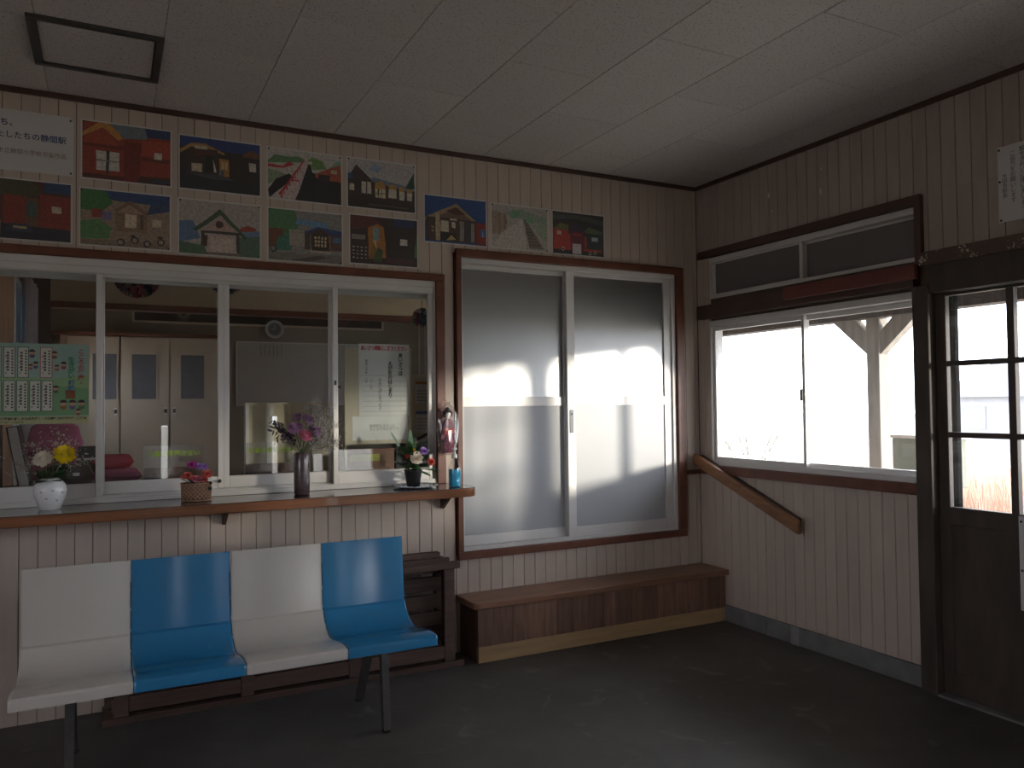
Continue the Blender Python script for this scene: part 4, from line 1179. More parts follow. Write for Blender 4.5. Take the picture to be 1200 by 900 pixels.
for i in range(64):
    a = rng.uniform(0, 2 * math.pi); e = rng.uniform(-.15, 1.35)
    b = Vector((.012 * math.cos(a), .012 * math.sin(a), rng.uniform(.09, .16)))
    d = Vector((math.cos(a) * math.cos(e), math.sin(a) * math.cos(e) * .7, math.sin(e)))
    MB().petal(b, d, (-math.sin(a), math.cos(a), 0), rng.uniform(.07, .125), rng.uniform(.026, .042), -.022).build('leaf', LEAF, pp)
for (tx, tz, w_) in ((-.135, .30, .02), (-.025, .31, .034), (.0, .24, .03), (.155, .085, .034), (.10, .06, .03), (-.12, .14, .03)):
    b = Vector((0, 0, .10)); t_ = Vector((tx, -.01, tz))
    MB().petal(b.lerp(t_, .35), (t_ - b), (0.8, .3, .1), (t_ - b).length * .7, w_, -.01).build('leaf', LEAF, pp)
    MB().tube([b, b.lerp(t_, .5)], .0016, 5).build('stem', STEM, pp)
for i, (x_, y_, z_, r_, mm) in enumerate([(.038, -.065, .195, .026, VIOLET), (-.010, -.075, .158, .040, PALEP), (.078, -.07, .135, .026, REDP), (-.045, -.03, .17, .016, REDP), (-.005, -.03, .205, .010, YELLOW)]):
    flower_mesh(MB(), (x_, y_, z_), (x_ * 3, -.8, .35), r_, 4, 0, 50 + i, .6).build('bloom', mm, pp)

# blue sanitiser bottle
sb = thing('sanitiser_bottle', 'clear pump bottle of bright blue liquid at right end of ledge', 'bottle', (1.730, 4.085, LZ))
MB().lathe([(0.0, 0.001), (0.034, 0.001), (0.036, 0.006), (0.036, 0.100), (0.033, 0.118), (0.016, 0.150), (0.013, 0.162), (0.013, 0.170)], 0, 0, 24).build('shell', GB, sb)
MB().lathe([(0.0, 0.003), (0.032, 0.003), (0.0335, 0.007), (0.0335, 0.098), (0.0, 0.098)], 0, 0, 24).build('liquid', mat('blue_liquid', (0.02, 0.36, 0.62), 0.15, var=.03), sb)
MB().lathe([(0.0, .160), (0.016, 0.160), (0.016, 0.182), (0.008, 0.184), (0.006, 0.205), (0.014, 0.207), (0.014, 0.218), (0.0, 0.219)], 0, 0, 16).tube([(0, 0, .213), (-.012, -.02, .213), (-.016, -.03, .206)], .0045, 8).build('pump', mat('clear_white_plastic', (.62, .62, .63), .3), sb)

# doll wrapped in cellophane, hung on the window surround
dl2 = thing('wrapped_doll', 'kimono doll in clear cellophane hanging beside the ticket window', 'doll', (1.758, 4.245, 1.17))
def ell(prof, sx, sy, mi=0, seg=20, m=None):
    m = m or MB()
    return m.lathe(prof, 0, 0, seg, mi, sx, sy)
bag = MB()
rngb = random.Random(4)
profb = [(0.030, 0.0), (0.048, 0.02), (0.060, 0.07), (0.064, 0.14), (0.062, 0.20), (0.050, 0.245), (0.030, 0.275), (0.012, 0.292), (0.016, 0.305)]
bag.lathe(profb, 0, 0, 22, 0, 1.02, .55)
bag.v = [(x + rngb.uniform(-.004, .004), y + rngb.uniform(-.005, .005), z + rngb.uniform(-.003, .003)) for (x, y, z) in bag.v]
bag.sm = [False] * len(bag.sm)
bag.build('cellophane_bag', glass_mat('crinkled_cellophane', tint=(0.90, 0.89, 0.90), f0=0.14, rough=0.18), dl2)
KIM = mat('navy_red_kimono', (0.035, 0.03, 0.09), .7, col2=(0.42, 0.10, 0.14), scale=45)
MB().lathe([(0.0, .012), (.030, .012), (.036, .05), (.030, .10), (.026, .135), (.034, .165), (.028, .195), (.012, .208), (.0, .21)], 0, 0, 18, 0, 1, .6).build('kimono', KIM, dl2)
MB().box(-.030, .030, -.024, -.016, .120, .152).build('obi', mat('red_obi', (.55, .06, .06), .6), dl2)
for s in (-1, 1):
    MB().prism([(s * .022, .185), (s * .050, .10), (s * .034, .085), (s * .012, .15)], 1, -.014, .010).build('sleeve', KIM, dl2)
MB().ball((0, -.004, .228), .021, 14, 10, 0, (.9, .9, 1.1)).build('face', mat('doll_face', (.72, .60, .54), .5), dl2)
MB().ball((0, .004, .240), .026, 14, 10, 0, (1.15, .85, .9)).ball((0, .002, .262), .014, 10, 8).ball((-.018, .0, .225), .010, 8, 6).ball((.018, .0, .225), .010, 8, 6).build('hair', INK, dl2)
for s in (-1, 1):
    MB().ball((s * .007, -.0225, .229), .0022, 6, 4).build('eye', INK, dl2)
MB().ball((0, -.023, .218), .002, 6, 4).build('mouth', INKR, dl2)
MB().tube([(0, 0, .30), (0, .04, .32), (0, .052, .318)], .001, 5).build('hanging_thread', DRYSTEM, dl2)

# ================================================================== POSTERS ON AND BEHIND THE TICKET GLASS
gp = thing('counselling_poster', 'green counselling poster with cream text boxes taped inside the left pane', 'poster', (-0.488, W + 0.0315, 1.388))
PW, PH = 0.408, 0.382
g = MB()
def gr(x0, z0, x1, z1, hx, l=1):
    g.quad((x0, -l * .0001, z0), (x1, -l * .0001, z0), (x1, -l * .0001, z1), (x0, -l * .0001, z1), 0, hexc(hx))
MB().box(0, PW, 0, 0.0006, 0, PH).build('sheet', PAPER, gp).location.y = 0.0
gr(0, 0, PW, PH, 'a9c4b8', 1)
gr(0, 0.04, PW, 0.20, '7fb07c', 2)
g.poly([(0, -.00025, .20), (PW, -.00025, .17), (PW, -.00025, .235), (.25, -.00025, .215), (0, -.00025, .23)], 0, hexc('a3c48c'))
gr(0, 0, PW, 0.036, 'c9c48e', 3)
def gbox(x0, z0, x1, z1, border):
    gr(x0 - .003, z0 - .003, x1 + .003, z1 + .003, border, 4); gr(x0, z0, x1, z1, 'e6dfd2', 5)
    xm = x1 - (x1 - x0) * .22
    n = 9
    for i in range(n):
        zz = z1 - .012 - i * (z1 - z0 - .02) / n
        gr(xm - .004, zz - .007, xm + .004, zz, '4a4440', 6)
        if i < 7:
            gr(xm - .022, zz - .018, xm - .013, zz - .009, '54383a', 6)
        if i % 2:
            gr(x0 + .006, zz - .02, x0 + .010, zz - .012, '6a6058', 6)
for (a, b) in ((.012, .046), (.058, .100), (.114, .154)):
    gbox(a, .222, b, .362, '4f5a52')
gbox(.205, .222, .250, .362, 'c0303c')
for (a, b) in ((.012, .046), (.058, .100), (.110, .152), (.162, .204), (.212, .254)):
    gbox(a, .062, b, .204, '4f6a52')
def kid(cx, cz, s, hair, body, l=7):
    n = 10
    g.poly([(cx + s * .9 * math.cos(2 * math.pi * i / n), -l * .0001, cz - s * 1.3 + s * .8 * math.sin(2 * math.pi * i / n)) for i in range(n)], 0, hexc(body))
    g.poly([(cx + s * math.cos(2 * math.pi * i / n), -(l + 1) * .0001, cz + s * .9 * math.sin(2 * math.pi * i / n)) for i in range(n)], 0, hexc('d9a98a'))
    g.poly([(cx + s * 1.05 * math.cos(math.pi * i / n), -(l + 2) * .0001, cz + s * .15 + s * .95 * math.sin(math.pi * i / n)) for i in range(n + 1)], 0, hexc(hair))
for a in ((.300, .098, .015, '2a2024', 'b8653a'), (.338, .098, .015, '2a2024', '7a5a9a'), (.376, .098, .015, '2a2024', '4f7a4a'), (.362, .060, .011, '5a3a2a', 'a05a3a'), (.262, .335, .012, '5a3a30', '8a5a48'), (.300, .285, .012, '3a2a28', 'b04a50'), (.272, .272, .010, '6a3a2a', 'c06a5a'), (.185, .285, .011, '30242a', '5a5a9a'), (.165, .275, .009, '5a3a30', 'c0605a'), (.170, .340, .013, '3a2a30', '6a4a80'), (.268, .17, .012, '3a3020', '5a6a3a')):
    kid(*a)
gr(.308, .12, .350, .16, '9a5a3a', 3)
g.build('printed_picture', FLAT, gp)
text('lettering', vert('こころの健康・'), 0.027, INKR, gp, (.360, -.0022, .338), weight=0.0009, spacing=0.95)
text('lettering', vert('生きがい'), 0.029, INKG, gp, (.318, -.0022, .296), weight=0.0009, spacing=0.90)
text('lettering', vert('相談'), 0.029, INKBL, gp, (.318, -.0022, .186), weight=0.0007, spacing=0.90)
text('lettering', '島根県健康福祉部しまね自死対策・大田圏域自死予防対策連絡会', 0.0136, INK, gp, (.004, -.0022, .021), weight=0.0004)
text('lettering', '島根県大田保健所　心の健康相談', 0.0085, INK, gp, (.010, -.0022, .007))

CRI = mat('brown_photo_print', (0.20, 0.12, 0.09), 0.4, var=.5, scale=14)
for (x0, x1, lab) in ((0.164, 0.449, 'clear crime-prevention sign with lime lettering behind the second pane'), (0.660, 0.930, 'clear crime-prevention sign with lime lettering behind the dark vase')):
    cn = thing('crime_notice', lab, 'sign', (x0, 4.452, 1.0505), 'crime notices behind the ticket glass')
    w_ = x1 - x0
    MB().box(0, w_, 0, .002, 0, .215).build('plastic_sheet', GB, cn)
    MB().box(0.004, w_ - .004, .0025, .0033, .004, .10).build('photo_strip', CRI, cn)
    MB().box(0.0, w_, .003, .05, 0, .004).build('foot', GB, cn)
    text('lettering', '犯罪は見逃さない', 0.0315, INKLIME, cn, (.018, -.0006, .160), weight=0.0010, sx=1.0)
    text('eye_drawing', '（　◎　　◎　）', 0.030, INK, cn, (.02, .0020, .05))

# ================================================================== OFFICE BEHIND THE GLASS
OX0, OY1, OZ0, OZ1 = -0.50, 8.05, 0.42, 2.75
YB = W + 0.10
struct(bx('floor_office', BOXW, OX0 - .1, XR + .1, YB, OY1 + .1, 0.3, OZ0), 'raised office floor')
struct(bx('ceiling_office', OFFWALL, OX0 - .1, XR + .1, YB, OY1 + .1, OZ1, OZ1 + .1), 'office ceiling')
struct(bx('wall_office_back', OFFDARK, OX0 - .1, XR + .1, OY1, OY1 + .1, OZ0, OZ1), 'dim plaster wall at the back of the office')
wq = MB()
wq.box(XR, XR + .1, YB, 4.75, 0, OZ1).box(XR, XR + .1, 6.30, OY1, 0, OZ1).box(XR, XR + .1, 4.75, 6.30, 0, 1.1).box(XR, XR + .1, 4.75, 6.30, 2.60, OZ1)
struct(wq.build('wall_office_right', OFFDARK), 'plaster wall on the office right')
win5 = struct(empty('added_window_5'), 'added frosted office window, out of view on the forecourt side')  # unseen window added to brighten the office
f5 = MB(); f5.box(XR, XR + .1, 4.75, 4.78, 1.1, 2.60).box(XR, XR + .1, 6.27, 6.30, 1.1, 2.60).box(XR, XR + .1, 4.78, 6.27, 1.1, 1.13).box(XR, XR + .1, 4.78, 6.27, 2.57, 2.60).box(XR + .03, XR + .06, 5.51, 5.54, 1.13, 2.57)
f5.build('window_frame', ALU, win5)
FR5 = frosted_mat('added_frosted_glass', (0.95, 0.95, 0.95), (.05, .05, .05), .04, .3)
for (a, b) in ((4.778, 5.512), (5.538, 6.272)):
    MB().box(XR + .04, XR + .044, a, b, 1.128, 2.572).build('pane', FR5, win5)
wo = MB()
wo.box(OX0 - .1, OX0, YB, 5.50, OZ0, OZ1).box(OX0 - .1, OX0, 6.42, 6.95, OZ0, OZ1).box(OX0 - .1, OX0, 7.45, OY1, OZ0, OZ1).box(OX0 - .1, OX0, 6.95, 7.45, OZ0, 1.55).box(OX0 - .1, OX0, 6.95, 7.45, 2.0, OZ1).box(OX0 - .1, OX0, 5.50, 6.42, OZ0, 1.0).box(OX0 - .1, OX0, 5.50, 6.42, 2.27, OZ1)  # small hidden gap in the back room is added to let light in
struct(wo.build('wall_office_left', OFFPINK), 'pinkish boarded wall on the office left')
win4 = struct(empty('window_4'), 'office side window with bluish panes')
f4 = MB(); f4.box(OX0 - .06, OX0 + .01, 5.50, 5.54, 1.0, 2.27).box(OX0 - .06, OX0 + .01, 6.38, 6.42, 1.0, 2.27).box(OX0 - .06, OX0 + .01, 5.54, 6.38, 1.0, 1.04).box(OX0 - .06, OX0 + .01, 5.54, 6.38, 2.23, 2.27).box(OX0 - .04, OX0 - .005, 5.94, 5.98, 1.04, 2.23)
f4.build('window_frame', ALU, win4, None, .003, 1)
FR4 = frosted_mat('bluish_side_glass', (0.10, 0.125, 0.145), (.08, .09, .10), .04, .3)
for (a, b) in ((5.538, 5.942), (5.978, 6.382)):
    MB().box(OX0 - .03, OX0 - .026, a, b, 1.038, 2.232).build('pane', FR4, win4)
struct(bx('wall_header', OFFWALL, -0.36, XR, 6.40, 6.48, 2.225, OZ1), 'beige hanging wall above the office opening')
struct(bx('trim_14', BROWN, -0.36, XR, 6.385, 6.495, 2.180, 2.225, None, .004), 'red-brown rail under the hanging wall')
struct(bx('trim_15', OLDW, -0.495, -0.36, 6.40, 6.48, OZ0, OZ1), 'dark pillar beside the office window')
# curtain
cu = thing('gathered_curtain', 'grey lilac curtain gathered at the office side window', 'curtain', (0, 0, 0))
cm = MB(); n = 40
for r_ in range(9):
    t = r_ / 8; z = 2.30 - 1.35 * t
    wd = 0.50 + .22 * t
    for i in range(n + 1):
        s = i / n
        yy = 6.36 - s * wd; xx = -0.455 + 0.022 * math.sin(s * 44 + t) + .012 * math.sin(s * 17)
        cm.v.append((xx, yy, z))
for r_ in range(8):
    for i in range(n):
        a = r_ * (n + 1) + i
        cm.face([a, a + 1, a + n + 2, a + n + 1], 0, None, True)
co = cm.build('cloth', CURT, cu); sd = co.modifiers.new('thick', 'SOLIDIFY'); sd.thickness = .003
MB().tube([(-.455, 5.50, 2.32), (-.455, 6.40, 2.32)], .010, 8).build('rod', STEEL, cu)

# built-in cupboard with three doors in view
cup = thing('tall_cupboard', 'tall cream cupboard with small grey panes at the office back', 'cupboard', (0, 0, 0))
MB().box(-0.36, 0.960, 7.72, 8.045, OZ0, 2.098).build('carcass', CABDOOR, cup)
MB().box(-0.46, 0.985, 7.66, 8.045, 2.098, 2.126).build('top_rail', BROWN, cup)
SC = 7.70 / 8.0
for (a, b) in ((-0.315, 0.098), (0.101, 0.497), (0.500, 0.905)):
    d = MB().box(a + .004, b - .004, 7.698, 7.718, OZ0 + .05, 2.09).build('door', CABDOOR, cup, None, .003, 1)
    wx = (b - a)
    pa, pb = (a + .09, a + .285) if a > 0 else (a + .20, a + .385)
    MB().box(pa, pb, 7.694, 7.6985, 1.545, 1.94).build('grey_pane', GREYPANE, d)
    fm = MB(); fm.box(pa - .010, pa, 7.690, 7.698, 1.535, 1.95).box(pb, pb + .010, 7.690, 7.698, 1.535, 1.95).box(pa, pb, 7.690, 7.698, 1.535, 1.545).box(pa, pb, 7.690, 7.698, 1.94, 1.95)
    fm.build('pane_frame', CABDOOR, d)
    hx_ = (b - .035) if a < .3 else (a + .035)
    for zz in (1.405, 1.455):
        MB().box(hx_ - .012, hx_ + .012, 7.688, 7.698, zz, zz + .014).build('handle', ALU, d)
    MB().box(hx_ - .010, hx_ + .010, 7.692, 7.698, 1.42, 1.455).build('handle_recess', BLACK, d)

dp = thing('firework_panel', 'long dark framed picture with firework bursts below the office ceiling', 'picture', (0.20, 8.046, 2.258))
MB().box(0.02, 2.38, -.012, -.002, .02, .24).build('dark_picture', mat('night_picture', (.012, .012, .014), .35, var=.5, scale=8), dp)
fm = MB(); fm.box(0, 2.40, -.02, 0, 0, .02).box(0, 2.40, -.02, 0, .24, .26).box(0, .02, -.02, 0, .02, .24).box(2.38, 2.40, -.02, 0, .02, .24)
fm.build('thin_frame', CREAMW, dp)
for (bx_, bz_, cc) in ((.44, .09, '9a917a'), (.75, .10, '5a3a3a'), (1.25, .08, '4a4a3a'), (1.62, .10, '6a5a4a'), (1.98, .09, '7a4a3a'), (2.2, .1, '5a5a50')):
    fm = MB()
    for i in range(16):
        a = 2 * math.pi * i / 16
        r0, r1 = .02, .065
        ca, sa = math.cos(a), math.sin(a)
        fm.quad((bx_ + r0 * ca - .003 * sa, -.0135, bz_ + r0 * sa + .003 * ca), (bx_ + r1 * ca - .002 * sa, -.0135, bz_ + r1 * sa + .002 * ca), (bx_ + r1 * ca + .002 * sa, -.0135, bz_ + r1 * sa - .002 * ca), (bx_ + r0 * ca + .003 * sa, -.0135, bz_ + r0 * sa - .003 * ca))
    fm.build('firework_burst', mat('burst_' + cc, hexc(cc), .6), dp)

wbd = thing('whiteboard', 'large whiteboard on the back wall of the office', 'whiteboard', (1.11, 8.046, 1.478))
MB().box(.012, 1.218, -.014, -.004, .012, .618).build('writing_surface', WBOARD, wbd)
fm = MB(); fm.box(0, 1.23, -.02, 0, 0, .012).box(0, 1.23, -.02, 0, .618, .63).box(0, .012, -.02, 0, .012, .618).box(1.218, 1.23, -.02, 0, .012, .618)
fm.build('board_frame', ALU, wbd)
wn = thing('pinned_list', 'sheet of faint lines stuck to the whiteboard', 'paper', (1.32, 8.028, 1.93))
MB().box(0, .26, -.001, 0, 0, .17).build('sheet', WBOARD, wn)
fm = MB()
for i in range(6):
    fm.box(.02 + .04 * i, .026 + .04 * i, -.0016, -.0011, .03, .14)
fm.build('ruled_lines', mat('grey_line', (.22, .22, .22), .7), wn)

ck = thing('wall_clock', 'small round wall clock with white rim in the office', 'clock', (1.470, 8.0, 2.232))
cm = MB()
cm.tube([(0, .04, 0), (0, -.005, 0)], .078, 28); cm.build('case', WBOARD, ck)
cm = MB(); cm.tube([(.082 * math.cos(2 * math.pi * i / 32), -.004, .082 * math.sin(2 * math.pi * i / 32)) for i in range(33)], .009, 6, 0, False); cm.build('rim', mat('white_rim', (.7, .7, .7), .3), ck)
cm = MB(); cm.tube([(0, -.008, 0), (0, -.0075, 0)], .060, 28); cm.build('dial', mat('grey_dial', (.16, .16, .17), .4), ck)
MB().box(-.003, .003, -.013, -.010, -.01, .05).build('hand', PAPER, ck); MB().box(-.04, .008, -.013, -.010, -.003, .003).build('hand', PAPER, ck)

# paper flower balls
CRS = [mat('paper_' + h, hexc(h), .7) for h in ('8a3038', '3a6a4a', 'a88a98', '30405a', '7a6a60', 'a04a5a')]
def paper_ball(label, c, r, seed, n=110):
    o = thing('paper_flower_ball', label, 'decoration', c, 'folded paper balls in the office')
    rg = random.Random(seed)
    MB().ball((0, 0, 0), r * .72, 14, 10).build('core', CRS[3], o)
    ms = [MB() for _ in CRS]
    for i in range(n):
        ph = math.acos(1 - 2 * (i + .5) / n); th = math.pi * (1 + 5 ** .5) * i
        d = Vector((math.sin(ph) * math.cos(th), math.sin(ph) * math.sin(th), math.cos(ph)))
        mm = ms[rg.randrange(len(CRS))]
        a = d.orthogonal().normalized(); b = d.cross(a)
        for q in range(5):
            t = 2 * math.pi * q / 5 + rg.random()
            rad = a * math.cos(t) + b * math.sin(t)
            mm.petal(d * r * .70, (d * .9 + rad * .55), rad.cross(d), r * .32, r * .16, r * .02)
    for q, mm in enumerate(ms):
        mm.build('petals', CRS[q], o)
    MB().tube([(0, 0, r * .7), (0, 0, OZ1 - c[2])], .002, 5).build('cord', DRYSTEM, o)
    return o
paper_ball('colourful folded paper ball hanging behind the second pane', (0.157, 5.2, 2.250), 0.138, 1)
paper_ball('folded paper ball hidden behind the window post', (0.660, 5.2, 2.282), 0.122, 2)
pb3 = paper_ball('small pink and green paper ball at right edge of the ticket window', (1.775, 4.70, 2.015), 0.066, 3, 60)
for s in (-.028, .012):
    MB().tube([(s, -.02, -.05), (s, -.02, -.42)], .0035, 6).build('tassel', CREAMW, pb3)

# inner counter and the things on it
ic = thing('inner_counter', 'office-side wooden counter behind the ticket glass', 'counter', (0, 0, 0))
MB().box(OX0 + .01, 1.86, YB + .004, 5.00, 1.010, 1.050).build('counter_top', BOXW, ic)
MB().box(OX0 + .01, 1.86, 4.94, 4.97, OZ0 + .001, 1.010).build('front_panel', CREAMW, ic)
IC = 1.0505
cs = thing('cream_divider', 'cream panelled divider standing on the inner counter behind the dark vase', 'divider', (0, 0, 0))
for (a, b) in ((.735, .836), (.872, .985), (.987, .1 + 1.0), (1.118, 1.21)):
    MB().box(a, b, 4.838, 4.852, IC, 1.47).build('panel', CREAMW, cs)
for (a, b) in ((.834, .874), (1.097, 1.120), (.715, .735)):
    MB().box(a, b, 4.79, 4.856, IC, 1.475).build('post', mat('white_painted_post', (.66, .63, .56), .4), cs)
MB().box(.715, 1.21, 4.80, 4.855, 1.47, 1.485).build('cap', CREAMW, cs)
# greeting poster on a board
pb = thing('poster_board', 'cream wooden board carrying the greeting poster behind the right pane', 'board', (0, 0, 0))
MB().box(1.220, 1.604, 4.462, 4.474, 1.236, 1.795).build('board', CREAMW, pb)
for (a, b) in ((1.210, 1.222), (1.600, 1.612)):
    MB().box(a, b, 4.458, 4.478, IC, 1.80).build('upright', CREAMW, pb)
WPAPER = mat('bright_white_paper', (0.80, 0.78, 0.74), 0.65, var=0.02)
gpz = thing('greeting_poster', 'white greeting poster with red heading behind the right pane', 'poster', (1.294, 4.4615, 1.40))
pw_, ph_ = .308, .42
MB().box(0, pw_, -.0015, 0, 0, ph_).build('sheet', WPAPER, gpz)
text('lettering', 'あいさつ運動にご協力ください', .030, INKR, gpz, (.012, -.0022, .384), weight=.0012, sx=0.67)
text('lettering', vert('あいさつは'), .029, INK, gpz, (.238, -.0022, .345), weight=.0011, spacing=.92)
text('lettering', vert('えがおのはじまり'), .029, INK, gpz, (.174, -.0022, .295), weight=.0011, spacing=.92)
text('lettering', vert('きみとぼくをつなぐ'), .024, INK, gpz, (.114, -.0022, .200), spacing=.88)
text('lettering', vert('こころ'), .024, INKBR, gpz, (.060, -.0022, .200), spacing=.95)
text('lettering', vert('静間小学校　一年'), .0165, INK, gpz, (.036, -.0022, .315), spacing=1.05)
fm = MB()
for i in range(8):
    fm.box(.02, .288, -.0018, -.0015, .024 + .030 * i, .0262 + .030 * i)
fm.build('ruled_lines', mat('orange_rule', (.55, .42, .30), .7), gpz)
lp = thing('lower_leaflet', 'white leaflet with faint writing beneath the greeting poster', 'leaflet', (1.254, 4.4612, 1.258))
MB().box(0, .335, -.001, 0, 0, .140).build('sheet', WPAPER, lp)
text('lettering', '静間駅をきれいに\nみんなの待合室です', .020, mat('faint_grey_ink', (.30, .28, .27), .7), lp, (.10, -.0016, .075), spacing=.9)
bb = thing('wooden_tray', 'brown wooden tray box below the greeting poster', 'box', (1.225, 4.490, IC))
MB().box(0, .29, 0, .055, 0, .145).build('box_body', BOXW, bb, None, .004)
MB().box(-.004, .294, -.004, .06, .145, .155).build('lid', mat('red_brown_lid', (.22, .07, .045), .5), bb)
ylab = MB().box(.02, .20, -.0015, 0, .085, .125).build('yellow_label', mat('yellow_green_label', (.42, .42, .06), .5), bb)
sp = thing('black_speaker', 'small black speaker box between tray and pot plant', 'speaker', (1.525, 4.495, IC))
MB().box(0, .062, 0, .07, 0, .180).build('cabinet', BLACK, sp, None, .004)
MB().tube([(.031, -.002, .06), (.031, .002, .06)], .022, 18).build('cone', STEEL, sp)
MB().tube([(.031, -.002, .125), (.031, .002, .125)], .012, 14).build('tweeter', STEEL, sp)
gd = thing('grey_telephone', 'grey rounded desk telephone behind the potted flowers', 'telephone', (1.625, 4.44, IC))
MB().prism([(0, 0), (.0, .10), (.03, .175), (.09, .205), (.145, .195), (.165, .15), (.165, 0)], 1, 0, .085).build('housing', mat('grey_plastic', (.13, .13, .14), .4), gd, None, .01)
MB().prism([(.02, .19), (.09, .225), (.15, .21), (.15, .225), (.09, .243), (.02, .21)], 1, .03, .075).build('handset', BLACK, gd, None, .006)
lb = thing('leaflet_stand', 'narrow cream stand with two leaflets at the right window jamb', 'stand', (1.648, 4.615, IC))
MB().box(0, .17, 0, .012, 0, .60).build('back_board', CREAMW, lb)
for (zz, hh) in ((.245, .13), (.42, .14)):
    MB().box(.048, .145, -.004, -.001, zz, zz + hh).build('leaflet', PAPER, lb)
    MB().box(.048, .145, -.0052, -.0041, zz + hh - .022, zz + hh - .004).build('colour_band', INKBL if zz < .3 else mat('orange_band', (.6, .22, .06), .6), lb)
    fm = MB()
    for i in range(4):
        fm.box(.056, .136, -.0052, -.0041, zz + .015 + i * .02, zz + .022 + i * .02)
    fm.build('text_lines', mat('pale_text', (.35, .33, .34), .7), lb)
# left part of the inner counter
cz = thing('red_cushion', 'red folded cushion on the inner counter behind the second pane', 'cushion', (0.03, 4.88, IC + .080))
def pad(m, w_, d_, h_):
    b = MB(); n = 10
    for i in range(n + 1):
        for j in range(n + 1):
            u = i / n * 2 - 1; v = j / n * 2 - 1
            b.v.append((u * w_ / 2, v * d_ / 2, h_ / 2 + h_ / 2 * ((1 - u ** 6) * (1 - v ** 6)) ** .5))
    k = len(b.v)
    for i in range(n + 1):
        for j in range(n + 1):
            x, y, z = b.v[i * (n + 1) + j]
            b.v.append((x, y, h_ - z))
    for i in range(n):
        for j in range(n):
            a = i * (n + 1) + j
            b.face([a, a + n + 1, a + n + 2, a + 1], 0, None, True)
            b.face([k + a, k + a + 1, k + a + n + 2, k + a + n + 1], 0, None, True)
    return b
pad(REDC, .20, .20, .075).build('cover', REDC, cz)
MB().tube([(-.098, -.098, .0375), (.098, -.098, .0375), (.098, .098, .0375), (-.098, .098, .0375), (-.098, -.098, .0375)], .004, 6).build('piping', REDC, cz)
cz2 = thing('pink_cushion', 'pink cushion lying under the red one on the inner counter', 'cushion', (0.045, 4.88, IC))
pad(PINKC, .25, .20, .078).build('cover', PINKC, cz2)
MB().tube([(-.123, -.098, .039), (.123, -.098, .039), (.123, .098, .039), (-.123, .098, .039), (-.123, -.098, .039)], .004, 6).build('piping', PINKC, cz2)
ch = thing('office_chair', 'magenta office chair behind the left pane', 'chair', (-0.27, 5.28, OZ0))
pad(PINKC, .30, .06, .34).build('backrest', PINKC, ch, (0, .0, .62)).rotation_euler = (0, 0, 0)
pad(PINKC, .34, .34, .07).build('seat', PINKC, ch, (0, -.02, .40))
MB().tube([(0, 0, .03), (0, 0, .42)], .022, 10).build('gas_column', STEEL, ch)
MB().tube([(0, .14, .42), (0, .10, .50), (0, .03, .66)], .014, 8).build('back_bar', STEEL, ch)
for i in range(5):
    a = 2 * math.pi * i / 5
    MB().tube([(0, 0, .06), (.20 * math.cos(a), .16 * math.sin(a), .035)], .014, 8).ball((.20 * math.cos(a), .16 * math.sin(a), .022), .022, 10, 8).build('leg', STEEL, ch)
bg_ = thing('black_bag', 'black leather bag on the inner counter behind the white vase', 'bag', (-0.175, 4.62, IC))
pad(BLACK, .23, .12, .13).build('bag_body', mat('black_leather', (.018, .016, .018), .35, var=.3, scale=40, bump=.3), bg_)
MB().tube([(-.07, 0, .11), (-.05, 0, .19), (.05, 0, .19), (.07, 0, .11)], .006, 8).build('handle', BLACK, bg_)
MB().box(.02, .05, -.064, -.058, .07, .085).build('buckle', ALU, bg_)
sm = thing('small_black_box', 'small black box on the counter by the window post', 'box', (-0.10, 4.90, IC))
MB().box(-.045, .045, -.03, .03, 0, .205).build('body', BLACK, sm, None, .006)
MB().box(-.046, .046, -.031, -.030, .13, .142).build('silver_band', ALU, sm)
fo = thing('black_folder', 'black folder leaning at the left end of the inner counter', 'folder', (-0.355, 4.62, IC))
o_ = MB().box(-.025, .025, -.1, .1, 0, .33).build('cover', BLACK, fo, None, .003); o_.rotation_euler = (0, -.18, 0)
o_ = MB().box(-.020, .020, -.097, .097, .004, .326).build('paper_block', PAPER, fo, (0.001, -.004, 0)); o_.rotation_euler = (0, -.18, 0)
pn = thing('chrome_pole', 'thin chrome pole standing at the left window edge', 'pole', (-0.462, 4.58, IC))
MB().tube([(0, 0, 0.006), (0, 0, .37)], .006, 10).build('tube', mat('chrome', (.6, .6, .62), .15, metal=.9), pn)
MB().lathe([(.0, 0), (.024, 0), (.024, .006), (.0, .008)], 0, 0, 16).build('foot', STEEL, pn)

# ================================================================== OUTSIDE
ZG = -0.14
struct(bx('ground_outside', OUTG, -60, 90, -70, 90, ZG - .3, ZG), 'pale ground outside')
cn = thing('platform_canopy', 'timber canopy with braced post outside the right window', 'canopy', (0, 0, 0))
MB().box(4.19, 4.31, -4.0, 7.5, 1.97, 2.12).build('beam', EAVE, cn)
MB().prism([(3.792, 2.66), (4.95, 2.25), (4.95, 2.30), (3.792, 2.72)], 1, -4.0, 7.5).build('roof', EAVE, cn)
for i in range(16):
    y_ = -3.6 + .72 * i
    MB().prism([(3.792, 2.60), (4.92, 2.20), (4.92, 2.255), (3.792, 2.665)], 1, y_ - .03, y_ + .03).build('rafter', EAVE, cn)
for py in (3.31, -0.6, 6.9):
    MB().box(4.205, 4.295, py - .045, py + .045, ZG + .06, 1.97).build('post', OUTW, cn, None, .006)
    MB().box(4.15, 4.35, py - .11, py + .11, ZG, ZG + .06).build('post_base', CONC, cn)
    for s in (-1, 1):
        MB().prism([(py + s * .04, 1.735), (py + s * .04, 1.87), (py + s * .14, 1.972), (py + s * .31, 1.972)], 0, 4.22, 4.28).build('brace', OUTW, cn)
